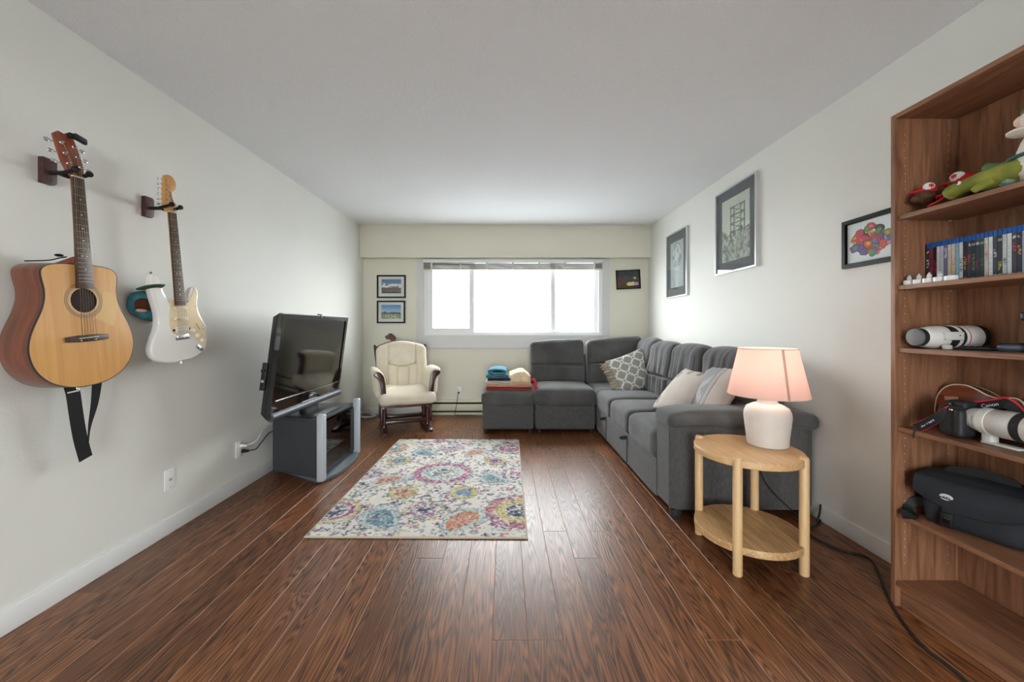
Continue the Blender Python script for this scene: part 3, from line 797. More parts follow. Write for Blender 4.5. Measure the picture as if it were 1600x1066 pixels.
def pillow_thing(name, label, M, w, h, th, fn, n=60, **kw):
    t = thing(name, label, 'pillow', M=M)
    o = G().pillow(w, h, th, n=n, **kw).out('cover', M_print, t, smooth=80)
    paint_mesh(o, fn)
    return t
tp = pillow_thing('throw_pillow', 'grey and white trellis patterned pillow with a fringe, in the sofa corner', frameM((1.385, 4.20, .655), (.93, .05, .34), (-.30, .42, .86)), .44, .44, .14, trellis, n=130)
M_fringe = mat('tan_fringe', (196, 184, 160), rough=.95, var=.12, vscale=60)
g = G()
for k in range(34):
    y = -.2 + .4 * k / 33; rnd = random.random
    x0 = -.205 + .012 * (1 - (y / .2) ** 2); l = .075 + .02 * rnd()
    g.tube([(x0, y, .002), (x0 - l * .4, y + .008 * (rnd() - .5), .006), (x0 - l, y + .02 * (rnd() - .5), -.012 + .014 * rnd())], .0042, 5, rad=[.0042, .004, .0025])
g.out('fringe', M_fringe, tp, kind='stuff')
def plain_deco(P):
    n = np.array([mnoise.noise(Vector(p) * 7) for p in P])
    c = np.empty((len(P), 3)); c[:] = np.array((206, 196, 186)) / 255
    c *= (1 + n * .05)[:, None]
    for cx, cy, a in ((-.13, .12, .4), (-.16, -.02, .2), (-.14, -.14, .5), (-.02, .17, .1), (.1, .18, -.2)):
        m = (np.abs(P[:, 0] - cx) < .022) & (np.abs(P[:, 1] - cy) < .034)
        c[m] = np.array((158, 152, 148)) / 255
    return c
def stripe_deco(P):
    c = np.empty((len(P), 3)); c[:] = np.array((206, 192, 182)) / 255
    n = np.array([mnoise.noise(Vector(p) * 7) for p in P])
    c *= (1 + n * .05)[:, None]
    x = P[:, 0]; y = P[:, 1]
    band = (x < .045) & (x > -.16); c[band] = np.array((160, 158, 158)) / 255
    c[(np.abs(x - .06) < .006)] = np.array((150, 146, 144)) / 255
    c[(np.abs(x - .03) < .004)] = np.array((214, 206, 200)) / 255
    for k in range(4):
        m = np.abs((np.abs(y + .02) - .02 - .018 * k) - (.05 + x) * .9) < .0035
        c[m & band & (x < .0) & (x > -.09)] = np.array((214, 208, 202)) / 255
    return c
pillow_thing('throw_pillow', 'cream pillow with small grey marks lying against the sofa arm, left of its striped twin', frameM((1.36, 2.95, .645), (.05, -1, .0), (.66, 0, .75)), .43, .43, .15, plain_deco, n=90)
pillow_thing('throw_pillow', 'cream pillow with grey chevron stripes tucked beside the table lamp', frameM((1.445, 2.66, .70), (.0, -1, .0), (.52, 0, .85)), .43, .43, .13, stripe_deco, n=110)

# ------------------------------------------------------------------ folded towels on the ottoman
def towel(name, label, loc, w, d, h, folds, m, rotz=0, roll=False, wob=.009):
    t = thing(name, label, 'towel', loc, R(rotz), group='folded linens on the ottoman')
    # folded cloth: one ribbon that doubles back on itself, seen edge-on from the front
    pts = []; n = 9; th = h / folds
    for k in range(folds):
        z = th * (k + .5)
        xs = [(-w / 2 + th * .4) + (w - th * .8) * i / n for i in range(n + 1)]
        if k % 2: xs.reverse()
        for i, x in enumerate(xs): pts.append((x, 0, z + wob * mnoise.noise(Vector((x * 9, k * 3.1, loc[0] * 10))) * (k + .5) / folds))
        if k < folds - 1:
            sx = 1 if k % 2 == 0 else -1
            pts.append((sx * (w / 2), 0, z + th * .5))
    if roll:      # flattened spiral, its end facing the viewer
        pts = []; th = h / 5.2
        for k in range(46):
            a = -PI / 2 - k * .33; f = 1 - .62 * k / 45
            pts.append(((w / 2 - th) * (.35 + .65 * f) * math.cos(a), 0, h / 2 + (h / 2 - th * .5) * f * math.sin(a)))
    P = catmull(pts, 2, closed=False)
    g = G(); tb = bmesh.new(); rows = []
    hy = d / 2
    for i, p in enumerate(P):
        a = Vector(P[max(i - 1, 0)]); b = Vector(P[min(i + 1, len(P) - 1)]); dd = (b - a).normalized(); nn = Vector((-dd.z, 0, dd.x)) * th * .46
        p = Vector(p); row = []
        for yy, s in ((-hy, .6), (-hy + .012, 1), (hy - .012, 1), (hy, .6)):
            for sg in (1, -1):
                row.append(tb.verts.new(p + nn * sg * s + Vector((0, yy + .004 * mnoise.noise(Vector((i * .35, yy * 3, loc[2] * 9))), 0))))
        rows.append(row)
    loop = [0, 2, 4, 6, 7, 5, 3, 1]
    for a, b in zip(rows, rows[1:]):
        for k in range(8):
            i, j = loop[k], loop[(k + 1) % 8]
            tb.faces.new([a[i], a[j], b[j], b[i]])
    tb.faces.new([rows[0][i] for i in loop][::-1]); tb.faces.new([rows[-1][i] for i in loop])
    bmesh.ops.recalc_face_normals(tb, faces=tb.faces)
    g._merge(tb); g.out('cloth', m, t, smooth=60)
    return t
def tmat(n, c): return mat(n, c, rough=.98, var=.1, vscale=30, bump=.5, bscale=260, bdist=.003, spec=.1)
OZ = .462
oy = FY + .26
towel('folded_towel', 'red and rust towel folded at the bottom of the linen pile', (.03, oy, OZ), .50, .40, .03, 2, tmat('rust_towel', (164, 66, 58)))
towel('folded_towel', 'peach towel folded on the red one in the linen pile', (.03, oy, OZ + .034), .49, .39, .036, 2, tmat('peach_towel', (214, 170, 140)))
towel('folded_sheet', 'thin white folded cloth with a pale hem under the dark towel', (-.075, oy - .01, OZ + .070), .29, .37, .026, 3, tmat('white_linen', (216, 208, 198)))
towel('folded_towel', 'dark grey towel under the teal one in the linen pile', (-.075, oy, OZ + .096), .25, .34, .03, 2, tmat('charcoal_towel', (62, 58, 62)))
towel('folded_towel', 'flat folded teal towel between the dark grey towel and the rolled one', (-.105, oy, OZ + .126), .25, .33, .036, 2, tmat('teal_towel', (80, 128, 144)), rotz=3, wob=.012)
towel('rolled_towel', 'rolled teal towel on the very top of the linen pile', (-.085, oy - .005, OZ + .160), .245, .32, .074, 2, MATS['teal_towel'], rotz=-2, roll=True)
t = thing('folded_blanket', 'plump cream blanket folded on the right of the linen pile', 'blanket', (.165, oy, OZ + .070), 0, group='folded linens on the ottoman')
def blank(c, u):
    c[2] += .02 * math.sin(c[0] * 18 + 1) * max(0, u[2]); c[2] -= .055 * max(0, u[0]) ** 2 * max(0, u[2] + .4); c[0] += .012 * math.sin(c[2] * 70) * max(0, u[0])
    return c
G().puff(.25, .36, .115, .04, 26, bulge=(0, 0, .012), M=T(0, 0, .058), fn=blank, nz=.011, nsc=16).out('cloth', tmat('cream_blanket', (226, 204, 172)), t)
t = thing('red_cloth', 'crimson cloth hanging off the right edge of the linen pile', 'cloth', (.303, oy + .0, OZ + .008), 0, group='folded linens on the ottoman')
pts = [(-.02, -.10, .085), (.0, -.12, .095), (.022, -.15, .07), (.02, -.18, .03), (.035, -.2, .012), (.012, -.205, .008)]
G().tube(catmull(pts, 5, closed=False), .016, 10, rad=[.012 + .008 * math.sin(PI * i / 25) + .003 * math.sin(i * 1.7) for i in range(26)]).out('cloth', tmat('crimson_cloth', (182, 56, 70)), t)

# ================================================================== glider rocker
M_ccush = mat('cream_velour', (212, 200, 176), rough=.95, c2=(224, 214, 194), vscale=6, bump=.3, bscale=180, bdist=.003, sheen=.3, spec=.12)
gl = thing('glider_rocker', 'dark cherry wood glider rocking chair with cream cushions below the landscape photos', 'rocking chair', (-1.15, 4.38, 0), R(22))
# local: chair faces -y
for sx in (-1, 1):
    x = sx * .235
    fb = G()
    pts = [(-.29, .0), (-.29, .028), (-.23, .055), (-.1, .062), (.1, .062), (.2, .055), (.26, .028), (.26, 0), (.2, 0), (.15, .02), (-.15, .02), (-.22, 0)]
    fb.prism([(p[0], p[1]) for p in pts], -.03, .03, bev=.006, M=Matrix(((0, 0, 1, x), (1, 0, 0, 0), (0, 1, 0, 0), (0, 0, 0, 1))))
    fo = fb.out('side_runner', M_cherry, gl)
    for y in (-.13, .11):
        G().lathe([(.03, .055), (.022, .08), (.03, .12), (.02, .15), (.03, .2), (.022, .24), (.03, .275)], 12, M=T(x, y, 0)).out('turned_post', M_cherry, gl)
    G().box(x - .028, x + .028, -.22, .22, .255, .292, bev=.006).out('top_runner', M_cherry, gl)
    # glide links
    for y in (-.19, .17):
        G().hexa([(x + sx * .028 - .009, y - .018, .10), (x + sx * .028 + .009, y - .018, .10), (x + sx * .028 + .009, y + .018, .10), (x + sx * .028 - .009, y + .018, .10)],
                 [(x + sx * .028 - .009, y - .01, .30), (x + sx * .028 + .009, y - .01, .30), (x + sx * .028 + .009, y + .026, .30), (x + sx * .028 - .009, y + .026, .30)], bev=.004).out('glide_link', M_cherry, gl)
        G().rod((x + sx * .02, y, .12), (x + sx * .042, y, .12), .008, n=10).out('bolt', M_chrome, gl)
for y in (-.15, .12): G().box(-.225, .225, y - .035, y + .035, .095, .13, bev=.005).out('stretcher', M_cherry, gl)
G().box(-.225, .225, -.045, .02, .075, .1, bev=.005).out('stretcher', M_cherry, gl)
# seat frame
g = G(); fx = .275
g.ring([(-fx, -.27), (fx, -.27), (fx - .02, .25), (-fx + .02, .25)], [(-fx + .045, -.22), (fx - .045, -.22), (fx - .06, .2), (-fx + .06, .2)], .305, .345)
g.out('seat_frame', M_cherry, gl)
pts = [(-fx, -.27, .325), (-.15, -.29, .318), (0, -.295, .316), (.15, -.29, .318), (fx, -.27, .325)]
G().tube(catmull(pts, 6, closed=False), 1, flat=(.024, .045), up=(0, 0, 1)).out('seat_apron', M_cherry, gl)
def seatf(c, u):
    c[2] += .02 * math.cos(u[0] * PI) * -max(0, u[2]) * .6; c[2] -= .022 * max(0, -u[1] - .3)
    return c
G().puff(.60, .56, .115, .052, 14, bulge=(0, .015, .02), M=T(0, -.045, .402) @ Rx(4), fn=seatf, nz=.005, nsc=6).out('seat_cushion', M_ccush, gl)
# back frame: curved stiles and crest rail
def backpt(z, off=0.0):        # lean of the back
    k = (z - .36) / .62
    return .20 + .16 * k + off
for sx in (-1, 1):
    pts = [(sx * (.245 + .055 * t), backpt(.34 + .56 * t, .055), .34 + .56 * t) for t in (0, .25, .5, .75, 1)]
    G().tube(catmull(pts, 5, closed=False), 1, flat=(.03, .022), up=(0, 1, 0)).out('back_stile', M_cherry, gl)
    G().ball((sx * .302, backpt(.92, .055), .915), (.016, .014, .02), 10).out('stile_finial', M_cherry, gl)
pts = [(-.30, backpt(.88, .05), .885), (-.22, backpt(.93, .05), .925), (-.1, backpt(.97, .05), .962), (0, backpt(.98, .05), .972), (.1, backpt(.97, .05), .962), (.22, backpt(.93, .05), .925), (.30, backpt(.88, .05), .885)]
G().tube(catmull(pts, 6, closed=False), 1, flat=(.032, .04), up=(0, 1, 0)).out('crest_rail', M_cherry, gl)
for x in (-.14, -.05, .05, .14):
    G().tube([(x * .9, backpt(.36, .06), .35), (x, backpt(.65, .075), .65), (x, backpt(.93, .06), .94)], .009, 8).out('back_spindle', M_cherry, gl)
def backf(c, u):
    # outline narrows to the seat, arched top; wings and stitched panels on the front face
    w = 1 - .10 * max(0, -u[2]) - .05 * max(0, -u[2]) ** 2
    c[0] *= w
    if u[2] > 0: c[2] -= .075 * u[0] ** 2 * u[2]
    f = max(0, -u[1])
    if f > .2:
        def groove(d, a): c[1] += a * f * math.exp(-(d / .0075) ** 2)
        x, z = c[0], c[2]
        if z > .0: groove(abs(x) - .155, .020)
        if abs(x) < .16: groove(z - (-.02 + .045 * (x / .16) ** 2), .03)
        if z < -.03: groove(abs(x) - .065, .016)
        if z < .0: groove(abs(x) - .165, .012)
        c[1] -= .03 * max(0, abs(u[0]) - .55)
    return c
G().puff(.585, .13, .60, .05, 60, bulge=(0, .02, .0), M=T(0, backpt(.68, -.02), .685) @ Rx(-14), fn=backf, nz=.004, nsc=6).out('back_cushion', M_ccush, gl)
for sx in (-1, 1):
    G().tube([(sx * .17, backpt(.93, .03), .94), (sx * .175, backpt(.95, .06), .965), (sx * .178, backpt(.93, .09), .95)], 1, flat=(.016, .006), up=(1, 0, 0)).out('cushion_strap', M_ccush, gl)
    # scrolled arm: wooden front, padded sleeve
    ap = [(-.27, .335), (-.275, .45), (-.285, .55), (-.30, .61), (-.275, .645), (-.235, .64), (-.225, .58), (-.232, .46), (-.225, .335)]
    g = G(); loc = []
    # front board lies in the x-z plane, flaring outward at the top
    out2 = [(.0, .335), (.012, .45), (.02, .54), (.045, .60), (.075, .625), (.085, .655), (.06, .675), (.02, .67), (-.015, .63), (-.03, .56), (-.04, .45), (-.045, .335)]
    cv = catmull(out2, 4)
    g.prism([(sx * (p[0] + .265), p[1]) for p in (cv if sx > 0 else cv[::-1])], .245, .275, bev=.005, M=Matrix(((1, 0, 0, 0), (0, 0, -1, 0), (0, 1, 0, 0), (0, 0, 0, 1))))
    g.out('arm_front', M_cherry, gl)
    def slv(c, u, sx=sx):
        c[0] += sx * .05 * max(0, u[2]) ** 2 - sx * .01
        return c
    G().puff(.105, .47, .30, .045, 12, bulge=(.01, 0, .012), M=T(sx * .292, -.005, .54), fn=slv, nz=.005, nsc=7).out('arm_cushion', M_ccush, gl)
# little carved horse head clipped to the crest rail
M_horse = mat('brown_carving', (92, 60, 44), rough=.5, var=.15, vscale=40, bump=.2, bscale=80)
hs = thing('horse_figurine', 'small brown horse head ornament perched on the rocker top rail', 'figurine', (-1.395, 4.655, .955), R(22))
pr = [(-.05, .05), (-.062, .07), (-.055, .088), (-.03, .098), (-.022, .118), (-.012, .1), (.02, .098), (.045, .08), (.06, .05), (.07, 0), (.012, 0), (.005, .03), (-.02, .045), (-.035, .045)]
G().prism(catmull(pr, 4), -.016, .016, bev=.006, seg=3, M=Matrix(((1, 0, 0, 0), (0, 0, -1, 0), (0, 1, 0, 0), (0, 0, 0, 1)))).out('head', M_horse, hs)
g = G()
for k in range(7):
    a = k / 6
    g.ball((.0 + .06 * a, 0, .108 - .05 * a ** 1.5), (.012, .02, .01), 8)
g.out('mane', mat('dark_mane', (58, 36, 28), rough=.7, var=.1), hs, kind='stuff')

# ================================================================== side table
tb = thing('side_table', 'round two tier light oak side table in front of the sofa arm', 'table', (1.228, 1.955, 0))
RT = .235
for k, a in enumerate((-131, -49, 49, 131)):
    G().lathe([(.017, 0), (.0205, .004), (.0205, .538), (.017, .546)], 20, M=T(RT * math.cos(R(a)), RT * math.sin(R(a)), 0)).out('leg', M_oakleg, tb)
tt = G(); tt.lathe([(0, .502), (.240, .502), (.243, .505), (.243, .533), (.240, .537), (0, .537)], 72); tt.out('tabletop', M_oak, tb)
G().lathe([(0, .103), (.238, .103), (.241, .106), (.241, .134), (.238, .138), (0, .138)], 72).out('lower_shelf', wood('oak_shelf', (216, 178, 126), (176, 132, 84), scale=5, stretch=(12, .9, 9), rough=.45, bump=.04), tb)
G().box(-.001, .001, -.238, .238, .5370, .5373, M=Rz(-60)).out('veneer_joint', mat('veneer_joint_line', (196, 150, 98), rough=.5, var=.05), tb)

# ================================================================== table lamp (lit)
LX, LY = 1.363, 2.0
M_ceramic = mat('matte_white_ceramic', (218, 210, 202), rough=.6, var=.02, vscale=20, bump=.05, bscale=90)
lp = thing('table_lamp', 'lit table lamp with white ceramic base and tapered linen shade on the side table', 'lamp', (LX, LY, .5375))
G().lathe([(0, 0), (.088, 0), (.093, .004), (.096, .05), (.103, .11), (.107, .15), (.105, .172), (.094, .196), (.07, .210), (.05, .217), (.0445, .226), (.0438, .24), (.0432, .252), (.040, .2555), (.03, .256), (0, .256)], 48).out('base', M_ceramic, lp)
G().lathe([(.012, .256), (.012, .275), (.018, .278), (.018, .31), (.0, .31)], 16).out('socket', mat('brass_fitting', (188, 160, 110), rough=.35, metal=.9, var=.03), lp)
M_shade = bpy.data.materials.new('linen_shade'); M_shade.use_nodes = True
nt = M_shade.node_tree; nt.nodes.remove(nt.nodes['Principled BSDF']); LK = nt.links.new
df = nd(nt, 'ShaderNodeBsdfDiffuse'); tr = nd(nt, 'ShaderNodeBsdfTranslucent'); ms = nd(nt, 'ShaderNodeMixShader'); ms.inputs[0].default_value = .62
nz = nd(nt, 'ShaderNodeTexNoise'); nz.inputs['Scale'].default_value = 90; mr = nd(nt, 'ShaderNodeMix', data_type='RGBA')
mr.inputs[6].default_value = S((237, 214, 206)); mr.inputs[7].default_value = S((241, 220, 212)); LK(nz.outputs[0], mr.inputs[0])
LK(mr.outputs[2], df.inputs[0]); LK(mr.outputs[2], tr.inputs[0]); LK(df.outputs[0], ms.inputs[1]); LK(tr.outputs[0], ms.inputs[2]); LK(ms.outputs[0], nt.nodes['Material Output'].inputs['Surface'])
ZS0, ZS1, RS0, RS1 = .2605, .500, .182, .131
g = G(); n = 64; cs = [(math.cos(2 * PI * i / n), math.sin(2 * PI * i / n)) for i in range(n)]
t_ = bmesh.new(); A = [[t_.verts.new((c * r, s * r, z)) for c, s in cs] for r, z in ((RS0, ZS0), (RS1, ZS1), (RS1 - .0015, ZS1), (RS0 - .0015, ZS0))]
for k in range(4):
    a, b = A[k], A[(k + 1) % 4]
    for i in range(n): t_.faces.new([a[i], a[(i + 1) % n], b[(i + 1) % n], b[i]])
bmesh.ops.recalc_face_normals(t_, faces=t_.faces); g._merge(t_)
sh = g.out('shade', M_shade, lp)
M_trim = mat('shade_trim', (228, 206, 190), rough=.8, var=.03)
for z, r in ((ZS0, RS0), (ZS1, RS1)):
    G().tube([(r * math.cos(a), r * math.sin(a), z) for a in np.linspace(0, 2 * PI, 49)], .0022, 6).out('shade_rim', M_trim, sh)
M_seam = M_shade.copy(); M_seam.name = 'shade_seam_tape'
for n_ in M_seam.node_tree.nodes:
    if n_.type == 'MIX': n_.inputs[6].default_value = S((206, 190, 180)); n_.inputs[7].default_value = S((198, 184, 174))
a = R(-96)
ca, sa = math.cos(a), math.sin(a)
_t = bmesh.new(); _c = R(-96); _w = .006
_t.faces.new([_t.verts.new(((r + .0012) * math.cos(_c) - s * _w * math.sin(_c), (r + .0012) * math.sin(_c) + s * _w * math.cos(_c), z)) for r, z, s in ((RS0, ZS0, -1), (RS0, ZS0, 1), (RS1, ZS1, 1), (RS1, ZS1, -1))])
G()._merge(_t).out('shade_seam', M_seam, sh)
for k in range(3):
    a = R(120 * k + 20)
    G().rod((.012 * math.cos(a), .012 * math.sin(a), .30), ((RS1 + .03) * math.cos(a), (RS1 + .03) * math.sin(a), .36), .0015, n=6).out('shade_spider', M_chrome, lp)
G().lathe([(0, .372), (.012, .37), (.02, .36), (.022, .348), (.018, .334), (.012, .32), (.011, .306), (0, .306)], 20).out('bulb', mat('lit_bulb', (255, 230, 200), rough=.4, var=.0, emit=(255, 214, 160), estr=3), lp)
light('lamp_glow', 'POINT', (LX, LY, .5375 + .385), 1.2, color=(1.0, .92, .86), size=.05)
cord('power_cord', 'thin black lamp cord running down behind the side table', [(LX + .02, LY + .10, .545), (LX + .06, LY + .2, .545), (LX + .075, LY + .235, .5), (LX + .10, LY + .24, .38), (LX + .17, LY + .245, .22), (LX + .33, LY + .24, .06), (LX + .40, LY + .22, .010)], .003, M_rubber)
# ================================================================== media stand
M_stand = mat('charcoal_laminate', (58, 60, 64), rough=.5, var=.06, vscale=30)
M_stand2 = mat('slate_plinth', (92, 100, 106), rough=.45, var=.04)
M_silver = mat('silver_plastic', (182, 188, 194), rough=.4, metal=.1, var=.03)
M_smoke = bpy.data.materials.new('smoked_glass'); M_smoke.use_nodes = True
nt = M_smoke.node_tree; nt.nodes.remove(nt.nodes['Principled BSDF'])
t_ = nd(nt, 'ShaderNodeBsdfTransparent'); t_.inputs[0].default_value = (.22, .22, .23, 1)
g_ = nd(nt, 'ShaderNodeBsdfGlossy'); g_.inputs['Roughness'].default_value = .03; f_ = nd(nt, 'ShaderNodeFresnel'); f_.inputs['IOR'].default_value = 1.5
m_ = nd(nt, 'ShaderNodeMixShader'); ge_ = nd(nt, 'ShaderNodeNewGeometry'); om_ = nd(nt, 'ShaderNodeMath', operation='SUBTRACT'); om_.inputs[0].default_value = 1.0; nt.links.new(ge_.outputs['Backfacing'], om_.inputs[1])
ml_ = nd(nt, 'ShaderNodeMath', operation='MULTIPLY'); nt.links.new(f_.outputs[0], ml_.inputs[0]); nt.links.new(om_.outputs[0], ml_.inputs[1]); nt.links.new(ml_.outputs[0], m_.inputs[0]); nt.links.new(t_.outputs[0], m_.inputs[1]); nt.links.new(g_.outputs[0], m_.inputs[2]); nt.links.new(m_.outputs[0], nt.nodes['Material Output'].inputs['Surface'])
st = thing('media_stand', 'charcoal media stand with silver front posts and smoked glass doors under the television', 'tv stand', (-1.6, 3.17, 0))
sx0, sy0 = -1.6, 3.17
def sl2(x, y): return (x - sx0, y - sy0)
fl, frr, br, blk = (-1.385, 2.83), (-1.365, 3.47), (-1.80, 3.44), (-1.81, 2.985)
def slab(poly, z0, z1, name, m, bev=.004):
    p = [sl2(*q) for q in poly]
    return G().prism(p, z0, z1, bev=bev).out(name, m, st)
slab([fl, frr, br, blk], .03, .062, 'bottom_panel', M_stand)
slab([(fl[0], fl[1] - .006), (frr[0], frr[1] + .006), (br[0], br[1] + .006), (blk[0], blk[1] - .006)], .438, .466, 'top_panel', M_stand)
def wallp(a, b, t, name):
    a = Vector(a); b = Vector(b); d = (b - a).normalized(); n = Vector((-d.y, d.x)) * t
    slab([a, b, b + n, a + n], .062, .438, name, M_stand, 0)
wallp(blk, fl, .016, 'side_panel'); wallp(frr, br, .016, 'side_panel'); wallp(br, blk, .008, 'back_panel')
slab([(fl[0] - .03, fl[1] + .02), (frr[0] - .03, frr[1] - .02), (br[0] + .03, br[1] - .02), (blk[0] + .03, blk[1] + .02)], .235, .243, 'inner_shelf', M_smoke, 0)
slab([(fl[0] - .39, 3.04), (fl[0], fl[1] - .012), (-1.33, 2.86), (-1.29, 2.95), (-1.275, 3.15), (-1.285, 3.36), (-1.32, 3.45), (frr[0], frr[1] + .012), (-1.775, 3.4)], 0, .03, 'plinth', M_stand2, .008)
for (x, y) in ((-1.355, 2.835), (-1.34, 3.465)):
    G().box(x - .030 - sx0, x + .022 - sx0, y - .028 - sy0, y + .028 - sy0, .012, .505, bev=.010, seg=3).out('silver_post', M_silver, st)
for y0, y1 in ((2.868, 3.148), (3.152, 3.434)):
    d = G().box(-1.36 - sx0, -1.355 - sx0, y0 - sy0, y1 - sy0, .05, .432).out('glass_door', M_smoke, st, smooth=0)
# recorder and disc tray inside
pl = thing('disc_player', 'dark disc player on the shelf inside the media stand', 'player', (-1.56, 3.18, .2445))
G().box(-.14, .16, -.2, .2, 0.002, .062, bev=.003).out('case', mat('player_case', (60, 62, 66), rough=.4, var=.04), pl)
G().box(.158, .163, -.17, .05, .03, .052).out('disc_tray', mat('player_front', (120, 124, 130), rough=.3, metal=.5, var=.03), pl)
pb = thing('game_console', 'silver grey box on the floor panel inside the media stand', 'console', (-1.56, 3.16, .063))
G().box(-.13, .15, -.17, .17, 0.001, .05, bev=.006).out('case', mat('console_case', (110, 112, 116), rough=.4, var=.05), pb)

# ================================================================== television
M_tvgloss = mat('gloss_black', (10, 10, 11), rough=.08, var=.02, coat=.5)
M_tvcase = mat('tv_case_black', (26, 26, 28), rough=.45, var=.05, vscale=30)
M_screen = mat('dark_screen', (14, 14, 15), rough=.06, var=.01, spec=.7)
M_bar = mat('tv_speaker_grille', (62, 68, 76), rough=.45, metal=.0, var=.05, vscale=200)
TW, THh = 1.03, .70
M_tv = frameM((-1.49, 3.015, .889), (0, 1, 0), (.09, 0, .695))
tv = thing('television', 'black flat television tilted forward on the media stand', 'television', M=M_tv)
hw, hh = TW / 2, THh / 2
G().ring(rect(-hw, hw, -hh, hh), rect(-hw + .036, hw - .036, -hh + .115, hh - .034), -.032, 0).out('bezel', M_tvgloss, tv, smooth=20)
G().box(-hw + .03, hw - .03, -hh + .11, hh - .03, -.022, -.008).out('screen', M_screen, tv, smooth=0)
G().hexa([(-hw, -hh, -.032), (hw, -hh, -.032), (hw, hh, -.032), (-hw, hh, -.032)][::-1], [(-hw + .03, -hh + .02, -.085), (hw - .03, -hh + .02, -.085), (hw - .03, hh - .03, -.085), (-hw + .03, hh - .03, -.085)][::-1], bev=.006).out('back_case', M_tvcase, tv)
G().box(-hw + .04, hw - .04, -hh + .112, -hh + .1145, -.002, .001).out('chrome_line', M_chrome, tv)
G().box(-hw + .002, hw - .002, hh - .005, hh + .0035, -.028, -.0005).out('top_trim', M_silver, tv)
G().rod((-hw + .004, -hh + .012, -.004), (hw - .004, -hh + .012, -.004), .027, n=20).out('speaker_bar', M_bar, tv)
G().box(-.13, .1, -hh + .036, -hh + .045, -.001, .0015).out('status_strip', M_silver, tv)
G().box(-.024, .024, -hh + .068, -hh + .08, -.001, .0006).out('emblem', M_silver, tv)
G().box(-.012, .012, hh - .02, hh + .012, -.03, .004, bev=.003).out('top_sensor', M_tvcase, tv)
sp = G().box(-hw - .022, -hw - .001, -.16, .02, -.082, -.05, bev=.003).out('port_panel', M_tvcase, tv)
for k, yy in enumerate((-.13, -.10, -.07)): G().box(-hw - .026, -hw - .022, yy - .008, yy + .008, -.075, -.058, bev=.001).out('socket', M_silver if k % 2 else M_black, sp)
G().rod((-hw - .022, -.03, -.066), (-hw - .036, -.03, -.066), .012, n=14).out('knob', M_black, sp)
inv = M_tv.inverted()
# neck and foot: built upright in the room, parented to the tilted set
g = G(); g.hexa([(-1.60, 2.97, .478), (-1.54, 2.97, .478), (-1.54, 3.17, .478), (-1.60, 3.17, .478)], [(-1.60, 2.97, .70), (-1.565, 2.97, .70), (-1.565, 3.17, .70), (-1.60, 3.17, .70)], bev=.008, M=None)
bmesh.ops.transform(g.bm, matrix=inv, verts=g.bm.verts); g.out('neck', M_tvcase, tv)
g = G(); g.prism(catmull([(-1.70, 2.92), (-1.42, 2.88), (-1.395, 3.07), (-1.42, 3.28), (-1.70, 3.24), (-1.715, 3.07)], 8), .4665, .4805, bev=.004)
bmesh.ops.transform(g.bm, matrix=inv, verts=g.bm.verts); g.out('foot', M_tvcase, tv)

# ================================================================== guitar hangers
M_hblock = wood('hanger_walnut', (86, 52, 44), (62, 36, 32), scale=6, stretch=(8, 8, 1), rough=.5)
M_foam = mat('black_foam', (24, 24, 26), rough=.9, var=.08, vscale=60)
def hanger(label, y, z, nx, ny, nz_, gap):
    """block on the wall at (y,z); yoke around the guitar neck at (nx,ny,nz_)"""
    M = onleft(y, z); t = thing('guitar_hanger', label, 'hanger', M=M)
    G().prism([(-.024, -.052), (.016, -.052), (.025, -.043), (.025, .043), (.016, .052), (-.024, .052)], 0, .024, bev=.002).out('wood_block', M_hblock, t)
    for dy in (-.035, .035): G().lathe([(.004, .0235), (.0035, .0248), (0, .0248)], 10, M=T(.004, dy, 0)).out('screw', M_black, t)
    inv = M.inverted(); c = inv @ Vector((nx, ny, nz_))
    a = Vector((.002, -.005, .024))
    G().tube([a, a + Vector((0, 0, .035)), Vector((c.x, c.y, c.z - .035)) * .6 + a * .4 + Vector((0, 0, .02)), Vector((c.x, c.y - .002, c.z - .03))], .0095, 10).out('arm', M_foam, t)
    yk = G(); yk.tube(catmull([(c.x - gap, c.y + .012, c.z + .034), (c.x - gap, c.y + .004, c.z + .01), (c.x - gap * .8, c.y - .002, c.z - .03), (c.x, c.y - .003, c.z - .036), (c.x + gap * .8, c.y - .002, c.z - .03), (c.x + gap, c.y + .004, c.z + .01), (c.x + gap, c.y + .012, c.z + .034)], 5, closed=False), .0075, 10)
    yk.out('yoke', M_foam, t)
    for s in (-1, 1):
        G().ball((c.x + s * gap, c.y + .013, c.z + .036), (.0125, .0125, .0125), 12).out('yoke_tip', M_foam, t)
    return t
# ================================================================== acoustic guitar
M_spruce = wood('spruce_top', (226, 172, 104), (214, 156, 90), scale=3, stretch=(14, .5, 5), rough=.22, bump=.01, coat=.5)
M_mahog = wood('mahogany_side', (136, 80, 58), (92, 50, 36), scale=3, stretch=(.8, .8, 14), rough=.3, bump=.02, coat=.4, dist=.6)
M_rose = wood('rosewood', (92, 66, 52), (60, 42, 34), scale=6, stretch=(10, .8, 5), rough=.45, bump=.03)
M_head = wood('mahogany_head', (150, 74, 44), (104, 46, 28), scale=5, stretch=(8, .8, 5), rough=.3, bump=.02, coat=.4)
M_bind = mat('black_binding', (30, 24, 22), rough=.4, var=.05)
M_bone = mat('bone_white', (232, 226, 210), rough=.4, var=.03)
M_string = mat('guitar_string', (170, 160, 140), rough=.3, metal=.9, var=.05)
M_fret = mat('nickel_fret', (176, 172, 160), rough=.3, metal=.9, var=.03)
MA = frameM((-1.75, 1.604, 1.105), (0, .9975, .0706), (0, -.0706, .9975))
ag = thing('acoustic_guitar', 'acoustic guitar with spruce top and black strap hanging on the left wall', 'guitar', M=MA)
